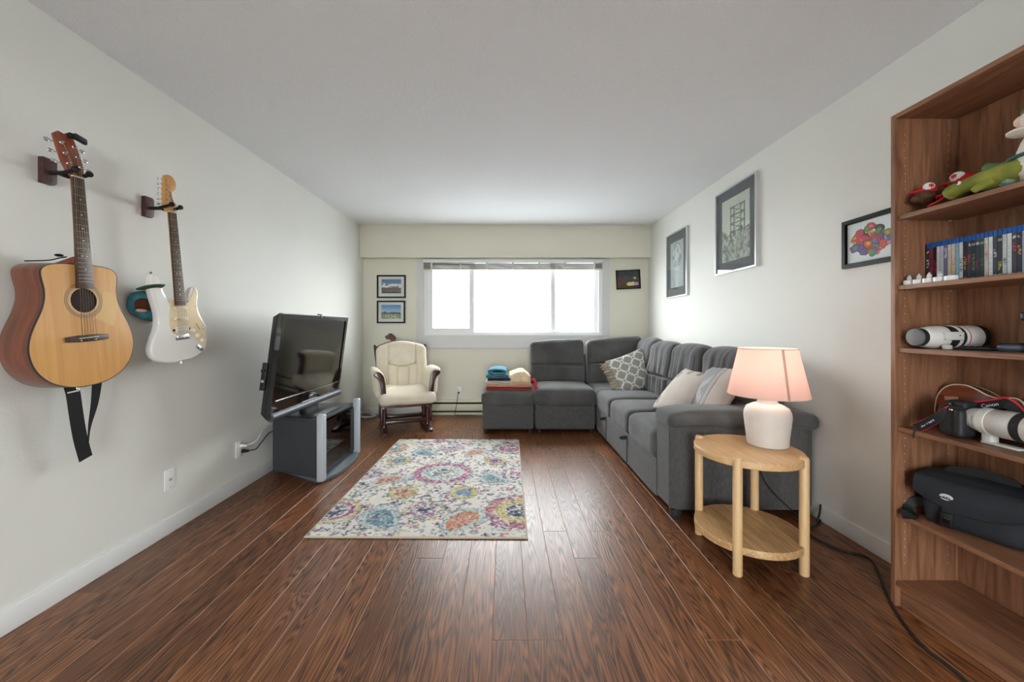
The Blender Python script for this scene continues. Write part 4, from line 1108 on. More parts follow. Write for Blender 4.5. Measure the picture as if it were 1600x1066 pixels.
half = [(-.203, 0), (-.200, .05), (-.185, .10), (-.155, .148), (-.105, .184), (-.045, .199), (.01, .194), (.06, .176), (.115, .151), (.16, .138), (.2, .136), (.24, .142), (.272, .141), (.293, .118), (.302, .075), (.304, .03)]
pts = [(w, y) for y, w in half] + [(-w, y) for y, w in half[:0:-1]]
OUT = catmull(pts, 4)
def scale_out(o, d):
    r_ = []
    n = len(o)
    for i in range(n):
        a = np.array(o[i - 1]); b = np.array(o[(i + 1) % n]); t = b - a; nrm = np.array((t[1], -t[0])); nrm /= (np.linalg.norm(nrm) + 1e-9)
        r_.append(tuple(np.array(o[i]) - nrm * d))
    return r_
INN = scale_out(OUT, .0035)
G().prism(OUT, -.112, -.003, bev=.002).out('body', M_mahog, ag, smooth=50)
holec = (0, .155); hr = .0505
# soundboard with a real hole
bm = bmesh.new(); N = len(INN)
hole = [(holec[0] + hr * math.cos(2 * PI * i / 48), holec[1] + hr * math.sin(2 * PI * i / 48)) for i in range(48)]
va = [bm.verts.new((p[0], p[1], 0)) for p in INN]; vb = [bm.verts.new((p[0], p[1], 0)) for p in hole]
ea = [bm.edges.new((va[i], va[(i + 1) % N])) for i in range(N)]; eb = [bm.edges.new((vb[i], vb[(i + 1) % 48])) for i in range(48)]
bmesh.ops.triangle_fill(bm, use_beauty=True, edges=ea + eb)
r_ = bmesh.ops.extrude_face_region(bm, geom=list(bm.faces))
for v in [x for x in r_['geom'] if isinstance(x, bmesh.types.BMVert)]: v.co.z = .0012
bmesh.ops.recalc_face_normals(bm, faces=bm.faces)
g = G(); g.bm.free(); g.bm = bm; g.out('soundboard', M_spruce, ag)
G().ring(OUT, INN, -.0045, .0012).out('binding', M_bind, ag)
G().lathe([(0, -.0028), (.0503, -.0028), (.0503, -.0022), (0, -.0022)], 40, M=T(0, .155, 0)).out('sound_hole', mat('sound_hole_dark', (40, 22, 16), rough=.8, var=.1), ag)
M_ros = mat('rosette_green', (92, 84, 60), rough=.35, var=.05); M_ros2 = mat('rosette_pale', (226, 204, 156), rough=.35, var=.05)
cir = lambda r: [(holec[0] + r * math.cos(2 * PI * i / 64), holec[1] + r * math.sin(2 * PI * i / 64)) for i in range(64)]
ro = G().ring(cir(.072), cir(.070), .0012, .0016).out('rosette', M_ros, ag)
G().ring(cir(.0665), cir(.0615), .0012, .0017).out('rosette_ring', M_ros, ro)
G().ring(cir(.0655), cir(.0645), .0017, .0019).out('rosette_ring', M_ros2, ro)
G().ring(cir(.0525), cir(.0505), .0012, .0016).out('rosette_ring', M_ros2, ro)
M_pg = mat('clear_pickguard', (232, 192, 130), rough=.15, var=.02, coat=.4)
pg = [(.073, .17), (.075, .19), (.09, .195), (.112, .185), (.122, .15), (.126, .10), (.12, .055), (.10, .045), (.075, .06), (.045, .075), (.025, .075), (.04, .089), (.06, .11), (.07, .135)]
G().prism(catmull(pg, 3), .0012, .0019).out('pickguard', M_pg, ag)
br_ = [(-.082, -.012), (-.03, -.016), (.03, -.016), (.082, -.012), (.083, .008), (.04, .012), (-.04, .012), (-.083, .008)]
bg = G().prism(br_, .0012, .0085, bev=.0025).out('bridge', M_rose, ag)
G().box(-.036, .038, -.0005, .003, .008, .0125, bev=.0008, M=Rz(2)).out('saddle', M_bone, bg)
for k in range(6): G().ball((-.028 + .0112 * k, -.009, .009), .0028, 8).out('bridge_pin', M_black if 0 < k < 5 else M_bone, bg)
NZ = .018      # height of the fretboard face
G().hexa([(-.0285, .205, .001), (.0285, .205, .001), (.0285, .205, .0175), (-.0285, .205, .0175)][::-1], [(-.022, .652, .0115), (.022, .652, .0115), (.022, .652, .0175), (-.022, .652, .0175)][::-1], bev=.001).out('fretboard', M_rose, ag)
def half_neck(pts, rads, zt, k):
    g = G(); g.tube(pts, 1, n=16, rad=rads)
    for v in g.bm.verts:
        d = v.co.z - zt
        v.co.z = zt + (d * k if d < 0 else 0.0)
    return g
half_neck([(0, .304, .0115), (0, .335, .0115), (0, .45, .0115), (0, .6, .0115), (0, .66, .0115)], [.028, .025, .0245, .0225, .0222], .0115, .72).out('neck', M_head, ag)
G().hexa([(-.022, .28, -.09), (.022, .28, -.09), (.022, .308, -.09), (-.022, .308, -.09)], [(-.027, .28, .0), (.027, .28, .0), (.027, .335, .0), (-.027, .335, .0)], bev=.006).out('neck_heel', M_head, ag)
def fret_y(n, nut, sc): return nut - sc * (1 - 2 ** (-n / 12))
g = G()
for n_ in range(1, 19):
    y = fret_y(n_, .652, .65); w = .022 + (.652 - y) / .447 * .0065
    g.rod((-w, y, .0177), (w, y, .0177), .0009, n=6)
g.out('frets', M_fret, ag, kind='stuff')
for n_ in (3, 5, 7, 9, 12, 15):
    y = (fret_y(n_, .652, .65) + fret_y(n_ - 1, .652, .65)) / 2
    for dx in ((0,) if n_ != 12 else (-.009, .009)): G().lathe([(0, .0175), (.0028, .0175), (.0028, .0180), (0, .0180)], 10, M=T(dx, y, 0)).out('inlay_dot', M_bone, ag)
G().box(-.022, .022, .652, .657, .010, .0205, bev=.001).out('nut', M_bone, ag)
# headstock tilts back
MH = T(0, .657, .008) @ Rx(-15)
MH = T(0, .657, .016) @ Matrix.Rotation(R(-15), 4, 'X')
hp = [(-.022, 0), (.022, 0), (.03, .02), (.036, .05), (.037, .10), (.034, .165), (.018, .18), (-.0, .176), (-.018, .18), (-.034, .165), (-.037, .10), (-.036, .05), (-.03, .02)]
G().prism(hp, -.016, 0, bev=.002, M=MH).out('headstock', M_head, ag)
pegs = []
for s in (-1, 1):
    for k in range(3):
        y = .045 + .042 * k; x = s * .0225
        pk = G(); pk.rod((x, y, 0), (x, y, .012), .0035, n=10, M=MH); pk.lathe([(.0065, 0), (.0055, .002), (.0035, .0022)], 14, M=MH @ T(x, y, 0)); pegs.append((x, y))
        p_ = pk.out('tuning_peg', M_chrome, ag)
        G().rod((s * .036, y, -.008), (s * .056, y, -.010), .0025, n=8, M=MH).out('peg_shaft', M_chrome, p_)
        G().ball((0, 0, 0), (.011, .0085, .0045), 12, M=MH @ T(s * .063, y, -.010)).out('peg_button', M_chrome, p_)
order = [(-1, 0), (-1, 1), (-1, 2), (1, 2), (1, 1), (1, 0)]
for k in range(6):
    s, j = order[k]; pp = MH @ Vector((s * .0225, .045 + .042 * j, .008))
    xs = -.0275 + .011 * k; xn = -.0175 + .007 * k
    G().tube([(xs, -.008, .0085), (xs, .0015, .0128), (xn, .6545, .0208), tuple(pp)], (.0011 - .0001 * k), 5).out('string', M_string, ag)
# end button and the strap: folded, hanging below the body
M_strap = mat('black_webbing', (20, 21, 23), rough=.85, var=.12, vscale=80, bump=.3, bscale=300, bdist=.002)
sb = (-.03, -.203, -.056)
G().rod((0, -.202, -.056), (0, -.222, -.056), .006, .008, n=12).out('end_pin', M_chrome, ag)
s1 = [(-.022, -.195, -.058), (-.020, -.235, -.052), (-.012, -.33, -.055), (.002, -.43, -.062), (.022, -.528, -.068)]
stp = G().tube(catmull(s1, 5, closed=False), 1, flat=(.052, .0035), up=(0, 0, 1)).out('strap', M_strap, ag)
s2 = [(.026, -.525, -.070), (.030, -.46, -.062), (.036, -.385, -.055), (.058, -.29, -.05), (.080, -.18, -.052)]
G().tube(catmull(s2, 5, closed=False), 1, flat=(.042, .003), up=(0, 0, 1), rad=[.12, .12, .12, .12, .12, .12, .12, .13, .15, .2, .28, .36, .45, .55, .64, .72, .8, .87, .93, .97, 1]).out('strap_back', M_strap, stp)
G().box(-.043, .002, -.227, -.221, -.0525, -.0485, bev=.002).out('strap_buckle', M_bone, stp)
s3 = [(-.118, .306, -.085), (-.095, .309, -.07), (-.07, .314, -.045), (-.045, .326, -.03), (-.028, .33, -.03)]
G().tube(catmull(s3, 5, closed=False), 1, flat=(.012, .004), up=(0, 1, 0)).out('strap_lace', M_strap, stp)
G().ball((-.05, .335, -.03), (.014, .006, .012), 10).out('strap_tip', M_strap, stp)
# clip-on tuner
ct = thing('clip_tuner', 'black clip-on tuner gripping the acoustic guitar headstock', 'tuner', M=MA @ MH @ T(.022, .17, .004))
G().box(-.012, .012, -.006, .012, -.024, .012, bev=.003).out('clip', M_black, ct)
G().box(-.002, .045, -.014, .014, .006, .02, bev=.005, M=Rz(-14)).out('display', M_tvgloss, ct)
hanger('walnut block hanger with foam yoke holding the acoustic guitar', 1.566, 1.784, -1.75, 1.556, 1.766, .026)

# ================================================================== electric guitar
M_egw = mat('gloss_white_lacquer', (236, 234, 228), rough=.12, var=.01, coat=.6)
M_cpg = mat('cream_pickguard', (228, 204, 160), rough=.35, var=.02)
M_maple = wood('maple', (214, 160, 92), (198, 140, 74), scale=4, stretch=(9, .8, 5), rough=.3, bump=.01, coat=.4)
M_pick = mat('pickup_cover', (236, 230, 218), rough=.4, var=.02)
ME = frameM((-1.745, 2.07, 1.097), (0, .994, .107), (0, -.107, .994)) @ Ry(-6)
eg = thing('electric_guitar', 'white electric guitar with cream pickguard hanging on the left wall', 'guitar', M=ME)
eo = [(0, -.131), (.06, -.128), (.115, -.108), (.152, -.065), (.165, -.012), (.155, .045), (.132, .095), (.117, .14), (.115, .18), (.124, .222), (.121, .255), (.105, .266), (.086, .252), (.07, .226), (.056, .203), (.036, .188), (.028, .196),
      (-.028, .206), (-.038, .206), (-.056, .222), (-.074, .262), (-.087, .308), (-.104, .332), (-.124, .326), (-.136, .285), (-.131, .225), (-.119, .165), (-.113, .115), (-.122, .062), (-.145, .012), (-.164, -.04), (-.156, -.086), (-.118, -.116), (-.06, -.13)]
G().prism(catmull(eo, 3), -.043, 0, bev=.011, seg=3).out('body', M_egw, eg, smooth=50)
pgp = [(-.058, .205), (-.05, .16), (-.06, .10), (-.058, .045), (-.035, .018), (.02, .016), (.055, .006), (.09, -.03), (.12, -.062), (.138, -.062), (.146, -.03), (.138, .03), (.117, .085), (.103, .14), (.104, .19), (.112, .225), (.108, .25), (.092, .243), (.074, .212), (.056, .188), (.03, .178), (-.03, .192)]
pgo = G().prism(catmull(pgp, 3), 0, .0022, bev=.0006, seg=1).out('pickguard', M_cpg, eg)
for x, y in ((-.055, .19), (-.056, .10), (-.05, .04), (.1, .235), (.1, .16), (.13, .03), (.135, -.03), (.045, .19)):
    G().lathe([(.0032, .0022), (.0022, .0034), (0, .0034)], 8, M=T(x, y, 0)).out('screw', M_chrome, pgo)
def rrect(w, h, r, n=5):
    o = []
    for cx, cy, a0 in ((w / 2 - r, h / 2 - r, 0), (-w / 2 + r, h / 2 - r, 90), (-w / 2 + r, -h / 2 + r, 180), (w / 2 - r, -h / 2 + r, 270)):
        for k in range(n): o.append((cx + r * math.cos(R(a0 + 90 * k / (n - 1))), cy + r * math.sin(R(a0 + 90 * k / (n - 1)))))
    return o
for y, a in ((.152, 0), (.097, 0)):
    p_ = G().prism([(q[0], q[1] + y) for q in rrect(.078, .017, .008)], .002, .010, bev=.002).out('single_coil_pickup', M_pick, eg)
    for k in range(6): G().lathe([(.0024, .0098), (.0024, .0106), (0, .0106)], 8, M=T(-.026 + .0104 * k, y, 0)).out('pole', M_chrome, p_)
p_ = G().prism([(q[0], q[1] + .040) for q in rrect(.074, .034, .006)], .002, .010, bev=.002).out('humbucker_pickup', M_pick, eg)
for k in range(6):
    for dy in (-.008, .008): G().lathe([(.0024, .0098), (.0024, .0106), (0, .0106)], 8, M=T(-.026 + .0104 * k, .04 + dy, 0)).out('pole', M_chrome, p_)
for x in (-.043, .043): G().box(x - .006, x + .006, .034, .046, .002, .005, bev=.001).out('pickup_ear', M_black, p_)
for x, y in ((.062, .028), (.088, -.004), (.118, -.036)):
    G().lathe([(.0118, .0022), (.0115, .006), (.009, .014), (.0085, .015), (0, .015)], 18, M=T(x, y, 0)).out('control_knob', M_pick, eg)
G().box(-.0015, .0015, -.02, .02, .0022, .0026, M=T(.098, .045, 0) @ Rz(28)).out('selector_slot', M_black, eg)
G().rod((.098, .05, .002), (.104, .055, .016), .0022, n=8).out('selector_switch', M_pick, eg)
bd = G().box(-.038, .038, -.014, .014, 0, .006, bev=.001).out('bridge_plate', M_chrome, eg)
for k in range(6): G().box(-.0325 + .0108 * k, -.0235 + .0108 * k, -.012, .008, .006, .0115, bev=.001).out('saddle', M_chrome, bd)
jk = G().prism([(q[0], q[1]) for q in rrect(.052, .022, .0105)], 0, .003, bev=.001, M=T(.098, -.075, 0) @ Rz(-42)).out('jack_plate', M_chrome, eg)
G().lathe([(.0065, .003), (.006, .007), (.003, .007), (.003, .004)], 14, M=T(.104, -.081, 0)).out('jack_socket', M_chrome, jk)
for p, d in (((-.112, .329, -.02), (-.2, 1, 0)), ((0, -.131, -.02), (0, -1, 0))):
    d = Vector(d).normalized(); G().rod(Vector(p), Vector(p) + d * .014, .004, .007, n=12).out('strap_button', M_chrome, eg)
EN = .652
G().hexa([(-.0275, .17, .002), (.0275, .17, .002), (.0275, .17, .0135), (-.0275, .17, .0135)][::-1], [(-.021, EN, .007), (.021, EN, .007), (.021, EN, .0125), (-.021, EN, .0125)][::-1], bev=.001).out('fretboard', M_rose, eg)
half_neck([(0, .165, .007), (0, .25, .007), (0, .34, .007), (0, .5, .007), (0, EN + .008, .007)], [.0275, .0265, .0252, .0228, .0214], .007, .72).out('neck', M_maple, eg)
g = G()
for n_ in range(1, 22):
    y = fret_y(n_, EN, .648); w = .021 + (EN - y) / .482 * .0065
    g.rod((-w, y, .013), (w, y, .013), .0009, n=6)
g.out('frets', M_fret, eg, kind='stuff')
for n_ in (3, 5, 7, 9, 12, 15, 17, 19):
    y = (fret_y(n_, EN, .648) + fret_y(n_ - 1, EN, .648)) / 2
    for dx in ((0,) if n_ != 12 else (-.009, .009)): G().lathe([(0, .013), (.003, .013), (.003, .0138), (0, .0138)], 10, M=T(dx, y, 0)).out('inlay_dot', M_bone, eg)
G().box(-.021, .021, EN, EN + .004, .004, .016, bev=.001).out('nut', M_bone, eg)
hd = [(-.021, EN + .004), (-.026, EN + .02), (-.034, EN + .035), (-.032, EN + .06), (-.022, EN + .165), (-.012, EN + .185), (.012, EN + .192), (.034, EN + .178), (.042, EN + .15), (.034, EN + .122), (.018, EN + .108), (.014, EN + .09), (.022, EN + .06), (.036, EN + .045), (.034, EN + .026), (.022, EN + .014), (.021, EN + .004)]
G().prism(catmull(hd, 3), -.012, .003, bev=.002).out('headstock', M_maple, eg)
for k in range(6):
    t_ = k / 5; x = -.020 + .010 * t_; y = EN + .038 + .125 * t_
    pk = G(); pk.lathe([(.005, .003), (.0045, .005), (.003, .005), (.003, .013), (0, .013)], 12, M=T(x, y, 0)); p_ = pk.out('tuning_peg', M_chrome, eg)
    ex = -.034 + .012 * t_
    G().rod((ex, y, -.006), (ex - .016, y - .002, -.006), .0025, n=8).out('peg_shaft', M_chrome, p_)
    G().ball((ex - .022, y - .003, -.006), (.0085, .007, .004), 10).out('peg_button', M_chrome, p_)
    xs = -.026 + .0104 * k; xn = -.0165 + .0066 * k
    G().tube([(xs, -.006, .012), (xn, EN + .002, .0163), (x, y, .009)], .0009 - .00008 * k, 5).out('string', M_string, eg)
M_ink = mat('dark_ink', (60, 36, 20), rough=.5, var=.05)
text_mesh('Squier', .026, T(.004, EN + .075, .0031) @ Rz(98), 'headstock_script', M_ink, eg)
hanger('small walnut hanger with foam yoke holding the white electric guitar', 2.004, 1.775, -1.745, 1.992, 1.765, .026)
# blue-green plush ornament behind the white guitar
M_pblue = mat('blue_felt', (84, 166, 204), c2=(70, 112, 74), rough=.95, vscale=18, bump=.3, bscale=120, bdist=.003, detail=1.0)
po = thing('plush_ornament', 'round blue and green plush ornament with a brown fuzzy oval, behind the white guitar', 'plush toy', M=onleft(1.965, 1.250))
og = [(-.075, .02), (-.065, .058), (-.03, .08), (.02, .085), (.06, .068), (.085, .02), (.098, -.04), (.092, -.075), (.055, -.072), (0, -.062), (-.05, -.04), (-.072, -.01)]
G().prism(catmull(og, 4), .003, .052, bev=.022, seg=4).out('body', M_pblue, po, smooth=60)
def fz(p): return p * (1 + .06 * mnoise.noise(p * 60))
G().ball((-.032, .012, .058), (.046, .033, .018), 18, fn=fz).out('brown_patch', mat('brown_fur', (86, 48, 30), rough=.95, var=.25, vscale=80, bump=.5, bscale=150), po)
G().ball((-.045, -.018, .06), (.03, .010, .012), 12).out('tan_muzzle', mat('tan_felt', (214, 190, 164), rough=.9, var=.05), po)
G().box(-.008, .036, .068, .108, .04, .062, bev=.006).out('blue_block', mat('light_blue_felt', (92, 146, 206), rough=.9, var=.06), po)
G().tube(catmull([(-.02, .09, .05), (-.072, .085, .075), (-.07, .098, .115), (-.05, .105, .142), (-.022, .106, .148)], 5, closed=False), 1, flat=(.026, .006), up=(0, 1, 0)).out('green_ribbon', mat('green_felt', (64, 92, 60), rough=.9, var=.08), po)

# ================================================================== pictures
M_art = mat('art_print', (200, 200, 200), rough=.6, attr=True)
M_bframe = mat('black_frame', (18, 17, 17), rough=.45, var=.05, spec=.2)
M_sframe = mat('silver_frame', (206, 208, 210), rough=.35, metal=.45, var=.03)
M_mat = mat('white_mat_board', (226, 226, 222), rough=.9, var=.01)
M_gmat = mat('grey_mat_board', (92, 94, 96), rough=.85, var=.03)
def picture(label, M, w, h, fw, depth, fm, art, aw, ah, mm, nx, ny, oy_=0.0, inner=None, glass=True):
    t = thing('framed_picture', label, 'picture', M=M)
    G().ring(rect(-w / 2, w / 2, -h / 2, h / 2), rect(-w / 2 + fw, w / 2 - fw, -h / 2 + fw, h / 2 - fw), 0, depth).out('frame', fm, t, smooth=0)
    if inner: G().ring(rect(-w / 2 + fw, w / 2 - fw, -h / 2 + fw, h / 2 - fw), rect(-w / 2 + fw + inner, w / 2 - fw - inner, -h / 2 + fw + inner, h / 2 - fw - inner), 0, depth * .6).out('frame_lip', fm, t, smooth=0)
    G().box(-w / 2 + fw * .6, w / 2 - fw * .6, -h / 2 + fw * .6, h / 2 - fw * .6, .001, depth * .45).out('mat_board', mm, t, smooth=0)
    painted('print', aw, ah, nx, ny, art, M_art, t, M=T(0, oy_, depth * .45 + .0006))
    if glass: G().box(-w / 2 + fw, w / 2 - fw, -h / 2 + fw, h / 2 - fw, depth * .62, depth * .62 + .0015).out('pane', M_glass, t, smooth=0)
    return t
def onback(x, z): return frameM((x, YB, z), (1, 0, 0), (0, 0, 1))
def onright(y, z): return frameM((XR, y, z), (0, -1, 0), (0, 0, 1))
def lerp(a, b, t): return np.array(a) / 255 * (1 - t[..., None]) + np.array(b) / 255 * t[..., None]
def photo1(U, V):
    c = lerp((150, 166, 186), (108, 130, 164), V)
    n = vnoise(U, V, 7, 1); n2 = vnoise(U, V, 18, 2)
    cloud = np.clip((n - .42 + .25 * (np.exp(-((V - .52) / .15) ** 2) * np.exp(-((U - .42) / .28) ** 2)) - .12) / .08, 0, 1) * (np.abs(V - .52) < .22)
    c = blend(c, (238, 238, 236), cloud)
    ridge = .40 + .12 * (vnoise(U, V * 0, 5, 4) - .5)
    g = (V < ridge); c[g] = lerp((86, 84, 84), (146, 122, 96), n2)[g]
    tr = (V < ridge + .12 * n2) & (U > .4) & (n2 > .5); c[tr] = np.array((150, 118, 84)) / 255
    d = V < .12; c[d] = np.array((82, 82, 84)) / 255
    return c
def photo2(U, V):
    c = lerp((190, 206, 222), (84, 134, 190), np.clip((V - .4) / .6, 0, 1)); n = vnoise(U, V, 10, 5); n2 = vnoise(U, V, 26, 6)
    ridge = .46 + .1 * (vnoise(U, V * 0, 6, 7) - .5) + .05 * np.exp(-((U - .2) / .06) ** 2)
    g = V < ridge; c[g] = lerp((66, 78, 70), (96, 104, 84), n)[g]
    f = V < .33; c[f] = lerp((118, 132, 92), (160, 156, 116), n)[f]
    w = (V < .32) & (n2 > .62) & (np.abs(U - .55) < .35); c[w] = np.array((222, 222, 216)) / 255
    return c
picture('upper black framed photo of a white building and autumn trees under a cloudy sky', onback((611.8 - 790) * .00845, 1.15 + (511 - 448) * .00845), .379, .302, .019, .018, M_bframe, photo1, .258, .186, M_mat, 60, 44, .003)
picture('lower black framed photo of a blue sky over green parkland', onback((611.4 - 790) * .00845, 1.15 + (511 - 487.7) * .00845), .373, .297, .019, .018, M_bframe, photo2, .258, .182, M_mat, 60, 44, .002)
def dark_paint(U, V):
    n = vnoise(U, V, 9, 9); n2 = vnoise(U, V, 5, 12)
    c = lerp((34, 40, 44), (62, 66, 66), n)
    m = (V < .62) & (U < .42); c[m] = lerp((74, 44, 36), (96, 60, 46), n)[m]
    m = (V < .6) & (U >= .42); c[m] = lerp((60, 58, 46), (78, 72, 52), n2)[m]
    c = blend(c, (58, 76, 116), np.clip(1.2 - np.hypot((U - .42) / .13, (V - .60) / .13), 0, 1))
    c = blend(c, (70, 80, 56), np.clip(1 - np.hypot((U - .72) / .2, (V - .62) / .1), 0, 1))
    c = blend(c, (230, 222, 190), np.clip(1.5 - np.hypot((U - .8) / .06, (V - .57) / .05), 0, 1))
    c = blend(c, (224, 212, 110), np.clip((1 - np.hypot((U - .56) / .15, (V - .24) / .12)) * 6, 0, 1))
    c = blend(c, (226, 206, 178), np.clip((1 - np.hypot((U - .70) / .12, (V - .25) / .12)) * 6, 0, 1))
    c = blend(c, (188, 150, 170), np.clip((1 - np.hypot((U - .85) / .12, (V - .24) / .11)) * 6, 0, 1))
    c = blend(c, (26, 24, 24), ((np.abs(V - .10) < .03) & (np.abs(U - .7) < .26)) * 1.0)
    return c
picture('small dark oil painting with a yellow and pink oval, right of the window', onback((981.3 - 790) * .00845, 1.15 + (511 - 437) * .00845) @ Rz(2.6), .318, .252, .012, .02, M_bframe, dark_paint, .294, .228, M_gmat, 64, 50, glass=False)
def sketch1(U, V):
    n = vnoise(U, V, 40, 3); n2 = vnoise(U, V, 6, 8)
    c = lerp((150, 156, 156), (186, 190, 188), V * .6 + .4 * n2) * (.9 + .2 * n[..., None])
    d = np.hypot((U - .5) / .34, (V - .70) / .26)
    c = blend(c, (208, 214, 212), np.clip((1 - d) * 8, 0, 1) * .7); c = blend(c, (92, 98, 98), np.exp(-((d - 1) / .04) ** 2) * .6)
    # soft tonal bands, no figure
    b = np.clip((vnoise(U, V, 9, 31) - .5) * 6, 0, 1) * (d < 1); c = blend(c, (104, 110, 108), b * .7)
    k = np.exp(-(((U - .5) / (.10 + .25 * np.clip(V, 0, .5))) ** 4)) * (V < .46); c = blend(c, (206, 210, 208), k * .7)
    h = (np.sin((U * 60 + V * 90)) > .6) & (V < .5); c = blend(c, (120, 126, 126), h * .25)
    return c
def sketch2(U, V):
    n = vnoise(U, V, 46, 13); n2 = vnoise(U, V, 8, 14)
    c = lerp((196, 200, 184), (214, 216, 200), n2)
    hz = .5 + .2 * (vnoise(U, V * 0, 4, 15) - .5)
    lower = np.clip((hz - V) / .05, 0, 1); c = blend(c, (140, 144, 132), lower * (.45 + .5 * n2))
    h = (np.sin(U * 90 - V * 60 + 4 * n2) > .35); c = blend(c, (112, 116, 106), h * (.12 + .38 * lower))
    # generic timber trestle standing on rough ground
    for x in (.34, .46, .70, .82):
        m = (np.abs(U - x) < .018) & (V > .36) & (V < .86); c = blend(c, (76, 80, 74), m * .8)
    for y in (.45, .58, .71, .84):
        m = (np.abs(V - y) < .012) & (U > .31) & (U < .85); c = blend(c, (92, 96, 88), m * .75)
    for y0 in (.45, .58, .71):
        for s in (1, -1):
            m = (np.abs((V - y0) - .13 * ((U - .34) / .48 if s > 0 else (.82 - U) / .48)) < .009) & (U > .34) & (U < .82) & (V > y0) & (V < y0 + .13)
            c = blend(c, (108, 112, 102), m * .7)
    b = (vnoise(U, V, 22, 17) > .58) & (V < hz); c = blend(c, (70, 74, 68), b * .55)
    b = (vnoise(U, V, 14, 19) > .62) & (V < hz); c = blend(c, (206, 208, 196), b * .5)
    return c * (.94 + .12 * n[..., None])
picture('silver framed grey pencil drawing with a pale oval, nearer the far corner', onright(4.19, 1.835), .50, .715, .012, .026, M_sframe, sketch1, .31, .50, M_gmat, 70, 110)
picture('large silver framed grey drawing of a timber trestle, high on the right wall', onright(3.125, 1.957), .555, .71, .012, .026, M_sframe, sketch2, .375, .52, M_gmat, 110, 150)
def blobs(U, V):
    c = np.empty(U.shape + (3,)); c[:] = np.array((232, 236, 238)) / 255
    rng = np.random.RandomState(5); n = vnoise(U, V, 5, 2) - .5; n2 = vnoise(U, V, 5, 3) - .5
    X = (U - .5) + n * .1; Y = (V - .5) * .83 + n2 * .1
    pal = [(206, 58, 72), (216, 88, 60), (76, 110, 176), (52, 78, 96), (226, 192, 56), (222, 130, 160), (112, 88, 150), (116, 150, 70), (42, 64, 74), (236, 140, 70), (96, 140, 190), (196, 70, 110)]
    th = np.arctan2(Y, X); body = np.hypot(X / .42, Y / .31)
    for k in range(60):
        a = rng.rand() * 6.28; rr = rng.rand() ** .6; cx = .40 * rr * math.cos(a); cy = .29 * rr * math.sin(a); r = .045 + .055 * rng.rand(); e = .6 + .8 * rng.rand(); q = rng.rand() * 3
        ca, sa = math.cos(q), math.sin(q); dx = X - cx; dy = Y - cy
        d = np.hypot((dx * ca + dy * sa) / r, (-dx * sa + dy * ca) / (r * e)); cc = pal[rng.randint(len(pal))]
        c = blend(c, (48, 52, 66), np.clip((1.12 - d) * 14, 0, 1)); c = blend(c, cc, np.clip((1 - d) * 14, 0, 1))
        if rng.rand() < .4: c = blend(c, pal[rng.randint(len(pal))], np.clip((.5 - d) * 14, 0, 1))
    # pointed red shape on the left, as in the picture
    d = np.hypot(X + .27, Y - .10); rad = .085 * (1 + .45 * np.cos(5 * np.arctan2(Y - .10, X + .27) + 1)); c = blend(c, (208, 52, 70), np.clip((rad - d) * 60, 0, 1))
    return c
picture('black framed print of bright abstract coloured shapes beside the bookcase', onright(1.965, 1.598), .318, .258, .02, .022, M_bframe, blobs, .262, .202, M_mat, 120, 96, inner=.004)
# ================================================================== bookcase
BX0, BX1 = 1.602, 1.872          # front and back
BY1, BY0 = 1.598, .798           # far and near sides
TH = .018
bc = thing('bookcase', 'tall walnut veneer bookcase with open shelves against the right wall', 'bookcase', (1.74, 1.2, 0))
def bp_(x0, x1, y0, y1, z0, z1, name, m, bev=.0012): return G().box(x0 - 1.74, x1 - 1.74, y0 - 1.2, y1 - 1.2, z0, z1, bev=bev, seg=1).out(name, m, bc)
bp_(BX0, BX1, BY1 - TH, BY1, 0, 2.024, 'side_panel', M_walnut)
bp_(BX0, BX1, BY0, BY0 + TH, 0, 2.024, 'side_panel', M_walnut)
bp_(BX0, BX1, BY0 + TH, BY1 - TH, 2.006, 2.024, 'top_panel', M_walnut_y)
bp_(BX1 - .012, BX1 - .008, BY0 + TH, BY1 - TH, .05, 2.006, 'back_panel', M_walnut)
bp_(BX0 + .022, BX0 + .038, BY0 + TH, BY1 - TH, 0, .089, 'plinth', M_walnut_y)
SH = [1.606, 1.320, 1.064, .742, .388]
M_pin = mat('shelf_pin', (206, 204, 200), rough=.3, metal=.7, var=.03)
bp_(BX0 + .002, BX1 - .014, BY0 + TH, BY1 - TH, .089, .107, 'bottom_shelf', M_walnut_y)
for z in SH:
    s_ = bp_(BX0 + .008, BX1 - .014, BY0 + TH + .001, BY1 - TH - .001, z - .018, z, 'shelf', M_walnut_y)
    for x in (BX0 + .04, BX1 - .05):
        G().rod((x - 1.74, BY1 - TH - .009 - 1.2, z - .0215), (x - 1.74, BY1 - TH - .0 - 1.2, z - .0215), .0032, n=8).out('shelf_pin', M_pin, s_)
# drilled pin holes in the far side panel
g = G()
for x in (BX0 + .04, BX1 - .05):
    for k in range(56):
        z = .18 + .032 * k
        if any(abs(z - (q - .012)) < .02 for q in SH): continue
        g.rod((x - 1.74, BY1 - TH - .0008 - 1.2, z), (x - 1.74, BY1 - TH + .002 - 1.2, z), .0021, n=6)
g.out('pin_holes', mat('pin_hole_rim', (196, 176, 156), rough=.6, var=.05), bc, kind='stuff')

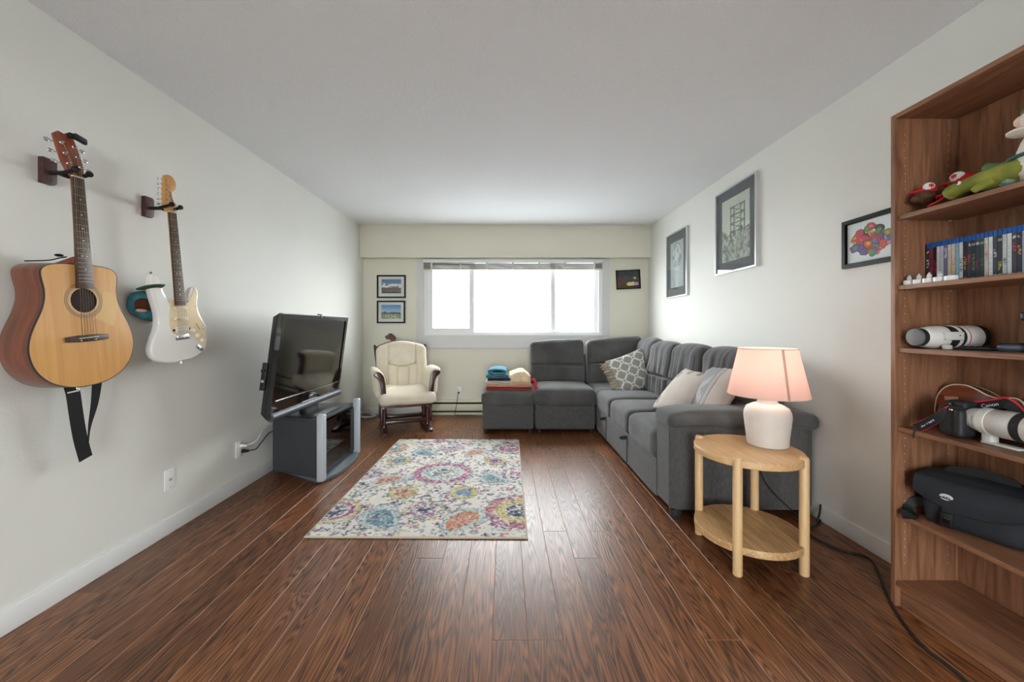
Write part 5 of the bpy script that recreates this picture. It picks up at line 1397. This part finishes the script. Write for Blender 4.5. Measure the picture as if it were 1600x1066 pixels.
# disc cases ---------------------------------------------------------
M_case = mat('blue_case_plastic', (30, 92, 170), rough=.2, var=.05, coat=.2)
M_spine = mat('printed_spine', (200, 200, 200), rough=.35, attr=True)
cols = [((34, 48, 62), (220, 224, 228)), ((150, 40, 56), (30, 30, 36)), ((30, 30, 36), (150, 40, 50)), ((208, 206, 200), (214, 190, 190)), ((196, 202, 214), (150, 190, 220)),
        ((120, 110, 150), (228, 218, 214)), ((210, 204, 190), (206, 200, 60)), ((222, 206, 180), (224, 150, 110)), ((142, 190, 204), (120, 180, 200)), ((214, 222, 222), (60, 90, 100)),
        ((40, 40, 46), (220, 150, 60)), ((60, 56, 60), (206, 70, 70)), ((44, 50, 48), (120, 130, 70)), ((46, 52, 64), (160, 60, 66)), ((42, 64, 50), (86, 110, 70)),
        ((196, 194, 184), (200, 80, 80)), ((228, 228, 226), (200, 204, 204)), ((54, 64, 72), (206, 210, 212)), ((38, 42, 44), (216, 206, 40)), ((190, 198, 196), (90, 100, 104)),
        ((214, 220, 218), (170, 200, 206)), ((58, 56, 62), (204, 60, 70)), ((42, 38, 36), (222, 164, 70)), ((150, 158, 190), (120, 170, 200)), ((60, 72, 84), (206, 204, 196)),
        ((48, 58, 64), (210, 212, 208)), ((206, 170, 130), (230, 220, 200)), ((40, 44, 60), (180, 60, 60)), ((90, 130, 140), (230, 230, 220)), ((36, 36, 40), (200, 200, 60)), ((180, 170, 160), (70, 70, 80)),
        ((60, 40, 44), (210, 120, 60)), ((200, 206, 210), (60, 90, 150))]
names = ['navy', 'dark red', 'black and red', 'off white', 'pale blue', 'violet', 'cream and yellow', 'peach', 'sky blue', 'white and teal', 'black and amber', 'charcoal and red', 'dark olive', 'slate and red', 'dark green', 'grey and red', 'plain white', 'slate with white', 'black and yellow', 'silver grey', 'white and pale teal', 'charcoal and crimson', 'black and gold', 'lilac blue', 'steel blue', 'dark teal', 'tan', 'midnight blue', 'sea green', 'black and lime', 'warm grey', 'maroon', 'ice blue']
CW, CD, CH = .0126, .130, .171
def ordn(n): return '%d%s' % (n, 'th' if 10 < n % 100 < 14 else {1: 'st', 2: 'nd', 3: 'rd'}.get(n % 10, 'th'))
y = BY1 - TH - .007
first = None
for k in range(31):
    c0, c1 = cols[k]
    t = thing('disc_case', 'blue topped disc case with ' + names[k] + ' spine, ' + ordn(k + 1) + ' from the far end', 'disc case', (1.722, y - CW / 2, SH[1]), group='disc cases on the second shelf')
    dh = random.uniform(-.0004, .0004)
    if first is None:
        b_ = G().box(0.001, CD, -CW / 2 + .0003, CW / 2 - .0003, 0, CH, bev=.0016).out('case', M_case, t); first = b_
    else:
        b_ = first.copy(); COL.objects.link(b_); b_.parent = t
    def sp_fn(U, V, c0=c0, c1=c1, k=k):
        n = vnoise(U * .3, V, 14, k + 40)
        c = np.empty(U.shape + (3,)); c[:] = np.array(c0) / 255
        c = c * (.9 + .2 * n[..., None])
        rng = np.random.RandomState(k + 3)
        a, b = sorted(rng.rand(2) * .6 + .15)
        m = (V > a) & (V < max(b, a + .2)) & (np.abs(U - .5) < .32) & (np.sin(V * 140 + rng.rand() * 6) > -.35) & (vnoise(U, V, 26, k) > .42)
        c = blend(c, c1, m * 1.0)
        c = blend(c, c1, ((V < .10) & (n > .45)) * .8)
        if rng.rand() < .55: c = blend(c, (226, 226, 222), ((np.hypot((U - .5) / .36, (V - .9) / .035) < 1) & (n > .42)) * .85)
        return c
    painted('spine', CW - .0012, CH - .022, 4, 56, sp_fn, M_spine, t, M=frameM((.0006, 0, (CH - .022) / 2 + .001), (0, -1, 0), (0, 0, 1)))
    y -= CW + .0001
# tea lights ----------------------------------------------------------
M_tea = mat('white_tealight_plastic', (236, 236, 236), rough=.35, var=.01)
M_flame = mat('frosted_flame', (232, 230, 226), rough=.4, var=.01, trans=.3)
for k in range(5):
    lab = ['first and farthest', 'second', 'third', 'fourth', 'last'][k]
    t = thing('tea_light', 'white electric tea light, %s of the row before the disc cases' % lab, 'candle', (1.635, 1.555 - .0365 * k, SH[1]), group='white tea lights before the disc cases')
    G().lathe([(0, 0), (.0175, 0), (.018, .002), (.018, .0165), (.0165, .018), (.014, .0165), (0, .0165)], 24).out('cup', M_tea, t)
    if k < 4: G().lathe([(.0045, .0165), (.0075, .022), (.0078, .027), (.005, .034), (.0015, .041), (0, .042)], 14).out('flame', M_flame, t)

# telephoto lens on shelf 3 -------------------------------------------
M_lens = mat('lens_ivory', (222, 220, 214), rough=.4, var=.02, vscale=40)
M_lgrip = mat('lens_rubber_grip', (34, 34, 36), rough=.75, var=.1, stretch=(1, 1, 1), vscale=90)
M_red = mat('red_band', (196, 40, 44), rough=.4, var=.03)
M_lcap = mat('grey_lens_cap', (112, 112, 114), rough=.55, var=.06)
def lens_body(name, label, M, segs, parent=None, n=40):
    """segs: (part name, material, profile)"""
    t = thing(name, label, 'lens', M=M) if parent is None else parent
    for nm, m, prof in segs: G().lathe(prof, n).out(nm, m, t)
    return t
zc = SH[2] + .0475
ML = frameM((1.600, 1.492, zc), (.32, -.947, 0), (0, 0, 1))   # right, up -> axis
ax = Vector((.955, -.03, 0)).normalized()
MLs = Matrix.Translation((1.612, 1.515, zc - .002)) @ ax.to_track_quat('Z', 'Y').to_matrix().to_4x4()
ln = lens_body('telephoto_lens', 'ivory telephoto lens with grey rear cap lying on the third shelf', MLs, [
    ('rear_cap', M_lcap, [(0, -.003), (.026, -.003), (.033, 0), (.034, .008)]),
    ('rear_grip', M_lgrip, [(.034, .008), (.0345, .024), (.034, .026)]),
    ('rear_barrel', M_lens, [(.034, .026), (.040, .034), (.0405, .05), (.044, .056), (.0445, .098)]),
    ('focus_ring', M_lgrip, [(.0425, .098), (.0435, .099), (.0435, .128), (.0425, .13)]),
    ('white_ring', M_lens, [(.0445, .13), (.0465, .132), (.0465, .139), (.0445, .14)]),
    ('zoom_grip', M_lgrip, [(.0435, .14), (.0440, .141), (.0440, .153), (.0435, .154)]),
    ('hood', M_lens, [(.0445, .154), (.0455, .158), (.0465, .218)]),
    ('red_ring', M_red, [(.0457, .164), (.0461, .165), (.0461, .1665), (.0457, .1675)]),
    ('front_rim', M_lgrip, [(.0465, .218), (.0470, .22), (.0470, .236), (.041, .2365), (0, .233)])])
w = ln.matrix_world.copy(); iv = MLs.inverted()
def in_world(g, M): bmesh.ops.transform(g.bm, matrix=M, verts=g.bm.verts); return g
cx = 1.612
in_world(G().box(cx + .062, cx + .135, 1.46, 1.474, zc - .012, zc + .02, bev=.004), iv).out('switch_panel', M_lens, ln)
in_world(G().box(cx + .06, cx + .085, 1.455, 1.475, zc - .0475, zc - .03, bev=.005), iv).out('collar_foot', M_lens, ln)
in_world(G().rod((cx + .115, 1.4595, zc + .006), (cx + .115, 1.457, zc + .006), .002, n=8), iv).out('screw', M_black, ln)

rm = thing('remote_control', 'thin black remote lying flat beside the lens on the third shelf', 'remote', (1.735, 1.398, SH[2]), R(-52))
G().puff(.105, .042, .014, .006, 6, M=T(0, 0, .0075)).out('case', M_black, rm)
for k in range(6): G().box(-.04 + .016 * k - .004, -.04 + .016 * k + .004, -.008, .008, .0142, .0158, bev=.0006).out('button', mat('remote_button', (60, 60, 64), rough=.5, var=.05), rm)
rm = thing('remote_control', 'dark silver edged remote with rounded ends near the right edge of the third shelf', 'remote', (1.75, 1.322, SH[2]), R(-52))
G().puff(.075, .048, .026, .012, 8, bulge=(0, 0, .004), M=T(0, 0, .014)).out('case', mat('remote_steel', (96, 106, 118), rough=.25, metal=.6, var=.03), rm)
G().puff(.068, .042, .014, .006, 6, M=T(0, 0, .024)).out('face', M_black, rm)
for k in range(5): G().ball((-.024 + .012 * k, 0, .031), (.005, .006, .002), 8).out('button', mat('remote_button_grey', (120, 124, 128), rough=.4, var=.05), rm)
rm = thing('phone_dock', 'black upright dock cut by the right edge of the picture on the third shelf', 'dock', (1.755, 1.285, SH[2]))
G().puff(.05, .04, .11, .008, 6, M=T(0, -.02, .056)).out('body', M_black, rm)
G().puff(.06, .055, .03, .008, 6, M=T(0, -.02, .122)).out('head', M_tvcase, rm)

# ukulele on shelf 4 --------------------------------------------------
M_uke = wood('koa', (150, 74, 40), (112, 52, 28), scale=4, stretch=(10, 1, 6), rough=.25, bump=.01, coat=.4)
M_ukeS = wood('koa_side', (92, 46, 28), (64, 32, 22), scale=4, stretch=(3, 1, 6), rough=.25, bump=.01, coat=.4)
M_cbind = mat('cream_binding', (232, 218, 190), rough=.4, var=.02)
# lies on its edge along the back: right axis = up, body axis toward the viewer
# body axis runs from its tail at the far panel toward the viewer; face looks out of the shelf
up_ = Vector((.0, -1, .0)); rt_ = Vector((-.16, 0, -.987))
MU = frameM((1.765, 1.452, SH[3] + .0935), rt_, up_)
uk = thing('ukulele', 'brown koa ukulele with cream binding lying on its side behind the camera', 'ukulele', M=MU)
uh = [(-.125, 0), (-.122, .035), (-.105, .068), (-.075, .087), (-.035, .0915), (0, .082), (.035, .066), (.062, .060), (.09, .064), (.115, .068), (.135, .058), (.146, .036), (.149, .015)]
upt = catmull([(w_, y_) for y_, w_ in uh] + [(-w_, y_) for y_, w_ in uh[:0:-1]], 4)
G().prism(upt, -.052, -.001, bev=.001).out('body', M_ukeS, uk, smooth=50)
G().prism(scale_out(upt, .003), -.001, .0012).out('soundboard', M_uke, uk)
G().ring(scale_out(upt, -.0006), scale_out(upt, .0032), -.003, .0018).out('binding', M_cbind, uk)
G().ring(scale_out(upt, -.0006), scale_out(upt, .002), -.0525, -.049).out('back_binding', M_cbind, uk)
G().lathe([(0, .0013), (.026, .0013), (.026, .0016), (0, .0016)], 30, M=T(0, .055, 0)).out('sound_hole', mat('uke_hole', (30, 18, 14), rough=.8, var=.1), uk)
G().box(-.035, .035, -.058, -.042, .0012, .008, bev=.002).out('bridge', M_rose, uk)
G().box(-.018, .018, .09, .34, .0015, .007, bev=.001).out('fretboard', M_rose, uk)
G().tube([(0, .145, -.012), (0, .2, -.007), (0, .34, -.007)], 1, n=10, rad=[.019, .0155, .015]).out('neck', M_uke, uk)
G().prism([(-.018, .34), (.018, .34), (.03, .36), (.028, .45), (-.028, .45), (-.03, .36)], -.012, .002, bev=.002).out('headstock', M_uke, uk)
for k in range(4): G().tube([(-.0135 + .009 * k, -.045, .009), (-.0105 + .007 * k, .34, .009)], .0005, 4).out('string', M_bone, uk)

# camera with long lens on shelf 4 -------------------------------------
M_cam = mat('camera_black', (40, 41, 44), rough=.55, var=.1, vscale=60, bump=.15, bscale=300, bdist=.001)
Z4 = SH[3]
cx, cy = 1.685, 1.41
ca_ = thing('camera', 'black camera with an ivory telephoto lens and red edged strap on the fourth shelf', 'camera', (cx, cy, Z4))
# body lies with its grip end down-left; lens points toward the viewer along -y
def bodyf(c, u):
    c[1] += .006 * math.sin(u[2] * 3) * (1 if u[1] < 0 else 0)
    return c
G().puff(.092, .072, .112, .018, 12, bulge=(0, .006, .006), M=T(-.005, .012, .0625), fn=bodyf, nz=.002, nsc=16).out('body', M_cam, ca_)
G().puff(.055, .06, .03, .012, 8, M=T(.0, .008, .122)).out('prism_hump', M_cam, ca_)
G().lathe([(.010, 0), (.010, .008), (.009, .0095), (0, .0095)], 20, M=T(-.034, .02, .119)).out('mode_dial', M_black, ca_)
G().box(-.018, .012, .028, .05, .132, .147, bev=.002).out('accessory_shoe', mat('tan_accessory', (150, 104, 74), rough=.5, var=.05), ca_)
G().ball((-.05, -.002, .104), (.008, .008, .006), 10).out('shutter_button', M_chrome, ca_)
G().puff(.03, .03, .10, .012, 8, M=T(-.044, -.022, .06)).out('grip', M_cam, ca_)
MLn = T(.004, -.022, .078) @ Rx(90)
for nm, m, prof in [('mount_ring', M_lens, [(.0, 0), (.036, 0), (.038, .006), (.038, .016), (.040, .018), (.040, .036), (.037, .038)]),
                    ('tripod_collar', M_lens, [(.041, .036), (.046, .038), (.046, .062), (.044, .064)]),
                    ('barrel', M_lens, [(.044, .064), (.046, .07), (.0465, .088), (.0475, .09), (.0475, .132)]),
                    ('focus_ring', M_lgrip, [(.0465, .132), (.0485, .133), (.0485, .156), (.0465, .157)]),
                    ('front_barrel', M_lens, [(.0475, .157), (.049, .16), (.0505, .25), (.046, .252), (0, .24)])]:
    G().lathe(prof, 40, M=MLn).out(nm, m, ca_)
g = G(); g.hexa([(-.012, -.085, .001), (.02, -.085, .001), (.02, -.058, .001), (-.012, -.058, .001)], [(-.012, -.085, .045), (.02, -.085, .045), (.02, -.058, .045), (-.012, -.058, .045)], bev=.004)
g.out('collar_post', M_lens, ca_); G().box(-.013, .021, -.158, -.056, .001, .0095, bev=.003).out('collar_foot', M_lens, ca_)
M_strapR = mat('strap_red', (196, 34, 46), rough=.7, var=.06); M_strapK = mat('strap_black', (26, 26, 30), rough=.7, var=.08, vscale=80)
# strap falls from the camera to the shelf front at the far side
def strap(pts, w, up, pn):
    P = catmull(pts, 6, closed=False)
    s_ = G().tube(P, 1, flat=(w, .003), up=up).out(pn, M_strapK, ca_)
    return s_, P
sA, PA = strap([(-.045, .012, .095), (-.062, .025, .075), (-.07, .045, .052), (-.075, .068, .03), (-.082, .088, .014)], .034, (.75, .1, .65), 'strap')
Q = [Vector(p) + Vector((.0, .0, .019)) for p in PA]
G().tube(Q, 1, flat=(.006, .0036), up=(.75, .1, .65)).out('strap_edge', M_strapR, sA)
G().tube([Vector(p) + Vector((.012, .004, -.016)) for p in PA], 1, flat=(.006, .0036), up=(.75, .1, .65)).out('strap_edge', M_strapR, sA)
G().tube([(-.082, .088, .014), (-.088, .09, .002), (-.09, .091, -.012), (-.09, .092, -.026)], .0028, 6).out('strap_tail', M_strapK, sA)
sB, PB = strap([(.035, .0, .112), (.045, -.028, .124), (.052, -.055, .135), (.056, -.075, .142), (.066, -.095, .126), (.075, -.11, .10)], .036, (-.9, -.2, .3), 'strap')
G().tube([Vector(p) + Vector((0, 0, .019)) for p in PB], 1, flat=(.006, .0036), up=(-.9, -.2, .3)).out('strap_edge', M_strapR, sB)
M_wink = mat('white_print', (226, 226, 226), rough=.6, var=.02)
def on_path(P, i, out_, dz=0.0, off=.003):
    p = Vector(P[i]); d = (Vector(P[i + 3]) - Vector(P[i - 3])).normalized(); o = Vector(out_); n = (o - d * o.dot(d)).normalized()
    return p + n * off, d, n
p_, d_, n_ = on_path(PA, 15, (-.8, -.45, .4)); text_mesh('5D Mark', .015, frameM(p_, -d_, n_.cross(-d_)), 'strap_print', M_wink, sA)
p_, d_, n_ = on_path(PB, 8, (-.8, -.45, .3)); text_mesh('Canon', .017, frameM(p_, d_, n_.cross(d_)), 'strap_print', M_wink, sB)

# camera bag on shelf 5 -------------------------------------------------
M_bag = mat('navy_black_nylon', (31, 35, 41), rough=.8, var=.12, vscale=12, bump=.25, bscale=300, bdist=.001)
M_bag2 = mat('black_nylon_trim', (18, 19, 22), rough=.7, var=.1, vscale=30)
Z5 = SH[4]
bg = thing('camera_bag', 'black padded camera bag with oval badge and buckle on the fifth shelf', 'bag', (1.752, 1.385, Z5), R(0))
A_, B_ = Vector((1.635, 1.515)), Vector((1.735, 1.275))     # front edge, far and near
dirv = (B_ - A_).normalized(); nrm = Vector((-dirv.y * -1, dirv.x * -1)); nrm = Vector((dirv.y, -dirv.x))   # points out of the shelf
if nrm.x > 0: nrm = -nrm
Lb = (B_ - A_).length
mid = (A_ + B_) / 2
MB_ = frameM((mid.x, mid.y, Z5), (dirv.x, dirv.y, 0), (0, 0, 1))    # x along the front, y up, z toward the viewer
bg.matrix_world = MB_
def bagf(c, u):
    c[0] *= 1 + .05 * u[1]
    c[2] += .004 * math.sin(c[0] * 20)
    return c
G().puff(Lb, .155, .165, .025, 12, bulge=(0, .004, .008), M=T(0, .079, -.085), fn=bagf, nz=.003, nsc=9).out('body', M_bag, bg)
# lid: overhangs the front with a curved lower edge
def lid_front(x): return .118 - .048 * (1 - (2 * x / (Lb + .03)) ** 2)
tb = bmesh.new(); nx = 24; rows = []
for i in range(nx + 1):
    x = -(Lb + .03) / 2 + (Lb + .03) * i / nx; low = lid_front(x); e = 1 - (abs(2 * x / (Lb + .03))) ** 6
    top = .186 + .012 * e
    prof = [(low, .008), (low + .002, .014), ((low + .165) / 2, .016 + .006 * e), (.170, .010), (.182, .0), (top, -.03), (top + .004, -.085), (top, -.14), (.180, -.165), (.155, -.172), (.13, -.170)]
    inner = [(.135, -.162), (.150, -.158), (.150, -.02), (.140, .003), (low, .004)]
    rows.append([tb.verts.new((x, a, b)) for a, b in prof + inner])
for a, b in zip(rows, rows[1:]):
    for k in range(len(a)): tb.faces.new([a[k], a[(k + 1) % len(a)], b[(k + 1) % len(a)], b[k]])
tb.faces.new(rows[0][::-1]); tb.faces.new(rows[-1]); bmesh.ops.recalc_face_normals(tb, faces=tb.faces)
G()._merge(tb).out('lid', M_bag, bg, smooth=50)
P = [(-(Lb + .03) / 2 + (Lb + .03) * i / 30, lid_front(-(Lb + .03) / 2 + (Lb + .03) * i / 30) + .003, .0115) for i in range(31)]
G().tube(P, .0035, 6).out('lid_piping', M_bag2, bg)
P = [(-(Lb + .02) / 2 + (Lb + .02) * i / 20, .183, .0) for i in range(21)]
G().tube(P, .0035, 6).out('lid_piping', M_bag2, bg)
G().tube(catmull([(-.075, .197, -.07), (-.06, .212, -.072), (0, .220, -.074), (.07, .214, -.076), (.085, .198, -.077)], 5, closed=False), 1, flat=(.03, .006), up=(0, 0, 1)).out('carry_handle', M_bag2, bg)
G().lathe([(0, 0), (.0185, 0), (.0185, .002), (.017, .003), (0, .003)], 28, M=T(-.052, .125, .0185) @ Matrix.Diagonal((1, .62, 1, 1))).out('oval_badge', mat('badge_silver', (214, 214, 214), rough=.35, metal=.2, var=.03), bg)
g = G()
for x, w in ((-.060, .003), (-.0555, .002), (-.052, .005), (-.045, .003)): g.box(x, x + w, .1235, .1270, .0214, .0219)
g.out('badge_marks', M_bag2, bg, kind='stuff')
G().box(-.066, -.034, .052, .088, .010, .016, bev=.002).out('webbing', M_bag2, bg)
bk = G().box(-.068, -.034, .012, .066, .012, .024, bev=.004).out('buckle', M_black, bg)
G().box(-.062, -.04, .030, .052, .024, .0262, bev=.001).out('buckle_tongue', M_tvgloss, bk)
for x in (.098,): G().tube([(x, .008, -.002), (x, .06, .0015), (x, .09, .0015)], .0025, 6).out('seam', M_bag2, bg)
# folded shoulder strap at the far end
G().tube(catmull([(-.13, .06, -.06), (-.165, .05, -.055), (-.18, .03, -.04), (-.17, .012, -.02), (-.15, .012, .0), (-.178, .006, .018)], 5, closed=False), 1, flat=(.034, .009), up=(0, 0, 1)).out('shoulder_strap', M_bag2, bg)

# plush toys on the top shelf ------------------------------------------
Z1_ = SH[0]
M_redf = mat('red_felt', (198, 34, 38), rough=.9, var=.06, vscale=30)
M_whf = mat('white_felt', (232, 230, 224), rough=.9, var=.03)
M_brf = mat('brown_plush', (96, 62, 44), rough=.98, var=.25, vscale=70, bump=.5, bscale=160)
def fur(p): return p * (1 + .05 * mnoise.noise(p * 45))
def beaver(label, M):
    t = thing('plush_beaver', label, 'plush toy', M=M)
    G().ball((.055, 0, .036), (.062, .038, .036), 18, fn=fur).out('body', M_brf, t)
    hd = G().ball((-.03, 0, .058), (.032, .028, .028), 16, fn=fur).out('head', M_brf, t)
    G().ball((-.056, 0, .048), (.016, .017, .012), 12).out('muzzle', M_brf, hd)
    for s in (-1, 1): G().ball((-.045, s * .017, .066), .004, 8).out('eye', M_black, hd)
    hat = G().ball((-.026, 0, .076), (.027, .028, .020), 16).out('red_cap', M_redf, t)
    G().ball((-.055, 0, .074), (.02, .022, .005), 12).out('cap_visor', M_redf, hat)
    G().ball((-.030, -.018, .084), (.017, .013, .015), 12).out('cap_front', M_whf, hat)
    lf = [(0, .008), (.002, .003), (.007, .004), (.005, -.001), (.007, -.004), (.001, -.004), (.0008, -.009), (-.0008, -.009), (-.001, -.004), (-.007, -.004), (-.005, -.001), (-.007, .004), (-.002, .003)]
    G().prism(lf, 0, .0018, M=frameM((-.031, -.0318, .085), (1, 0, 0), (0, .2, 1))).out('leaf_patch', M_redf, hat)
    for x, s in ((-.01, -1), (-.01, 1), (.085, -1), (.085, 1)): G().ball((x, s * .032, .014), (.026, .014, .014), 12, fn=fur).out('paw', M_brf, t)
    G().ball((.13, 0, .014), (.04, .022, .008), 12).out('tail', M_brf, t)
    G().tube([(-.015, -.026, .044), (.02, -.034, .05), (.05, -.036, .046)], .006, 8).out('red_scarf', M_redf, t)
    return t
def zrot(x, y, a, z=Z1_): return T(x, y, z) @ Rz(a)
beaver('brown plush beaver with red and white cap at the far end of the top shelf', zrot(1.70, 1.515, -20) @ Matrix.Scale(1.12, 4))
beaver('brown plush beaver with red and white cap behind the green lizard', zrot(1.735, 1.415, -75) @ Matrix.Scale(1.3, 4))
# green lizard
M_liz = mat('lime_plush', (148, 148, 62), c2=(112, 118, 44), rough=.95, vscale=18, bump=.4, bscale=160, bdist=.003)
lz = thing('plush_lizard', 'lime green plush lizard with a red tongue lying on the top shelf', 'plush toy', M=T(1.664, 1.228, Z1_) @ Rz(97))
# local x toward the head (far side)
body = catmull([(-.20, .01, .026), (-.14, .0, .04), (-.06, 0, .054), (.02, 0, .052), (.075, 0, .048), (.11, 0, .050), (.145, .004, .046), (.185, .008, .034), (.20, .01, .028)], 5, closed=False)
n = len(body)
def lr(i):
    t = i / (n - 1)
    return np.interp(t, [0, .15, .35, .55, .68, .76, .86, .95, 1], [.012, .026, .038, .036, .027, .024, .027, .017, .004])
G().tube(body, 1, 16, rad=[float(lr(i)) for i in range(n)]).out('body', M_liz, lz, smooth=80)
for x, s in ((.065, 1), (.065, -1), (-.09, 1), (-.09, -1)):
    G().tube(catmull([(x, s * .018, .036), (x + .012, s * .045, .022), (x + .03, s * .05, .010)], 5, closed=False), 1, 10, rad=[.016, .015, .014, .013, .013, .012, .012, .012, .011, .011, .010][:11]).out('leg', M_liz, lz, smooth=80)
for s in (-1, 1):
    e_ = G().ball((.148, s * .0235 + .004, .058), .0065, 12).out('eye', M_whf, lz)
    G().ball((.150, s * .0285 + .004, .059), .004, 8).out('pupil', M_black, e_)
G().tube([(.198, .010, .026), (.222, .013, .015), (.245, .020, .004)], 1, flat=(.010, .003), up=(0, 0, 1)).out('red_tongue', M_redf, lz)
# white-bellied plush, mostly outside the frame
pt = thing('plush_toy', 'white bellied plush with green cap and arms, cut by the right edge of the picture', 'plush toy', (1.70, 1.205, Z1_))
M_grf = mat('green_plush', (86, 118, 70), rough=.95, var=.12, vscale=30)
M_pkf = mat('pale_pink_felt', (232, 200, 176), rough=.9, var=.04)
M_crf = mat('cream_plush', (226, 214, 204), rough=.95, var=.04, vscale=30)
G().lathe([(0, .004), (.048, .006), (.068, .03), (.072, .06), (.062, .10), (.05, .14), (.038, .165), (0, .17)], 24).out('belly', M_crf, pt)
G().ball((-.006, 0, .205), (.055, .05, .042), 18).out('head', M_crf, pt)
G().ball((-.012, .035, .178), (.05, .046, .013), 14).out('collar', M_crf, pt)
G().ball((-.02, .028, .208), (.034, .03, .022), 14).out('muzzle', M_pkf, pt)
G().ball((0, -.004, .232), (.058, .052, .026), 18).out('green_cap', M_grf, pt)
G().tube([(.072 * .95 * math.cos(a), .072 * .95 * math.sin(a), .088) for a in np.linspace(0, 2 * PI, 33)], 1, flat=(.022, .008), up=(0, 0, 1)).out('belt', mat('teal_felt', (48, 92, 84), rough=.9, var=.06), pt)
G().tube(catmull([(-.03, .05, .08), (-.035, .085, .078), (-.03, .11, .088), (-.03, .13, .10)], 5, closed=False), 1, 12, rad=[.02 - .0004 * i for i in range(16)]).out('arm', M_grf, pt, smooth=80)
G().ball((-.03, .055, .02), (.04, .028, .02), 14).out('foot', mat('sage_felt', (120, 150, 130), rough=.9, var=.05), pt)

# black power cord across the floor --------------------------------------
def fl_(px, py, z=.006):
    Y = 600 * (HC - z) / (py - VY); return ((px - VX) / 600 * Y, Y, z)
cpts = [(1.862, 2.27, .10), (1.84, 2.25, .06), (1.815, 2.235, .02), fl_(1281, 806), fl_(1280, 818), fl_(1262, 831), fl_(1275, 842), fl_(1300, 854), fl_(1322, 862), fl_(1345, 867), fl_(1362, 876), fl_(1374, 898), fl_(1384, 925), fl_(1398, 952), fl_(1420, 985), fl_(1447, 1015), fl_(1480, 1040), fl_(1520, 1075), fl_(1600, 1150)]
cord('extension_cord', 'thick black extension cord snaking across the planks past the bookcase foot', cpts, .0055, mat('dark_rubber_cord', (36, 34, 34), rough=.6, var=.08, vscale=40))
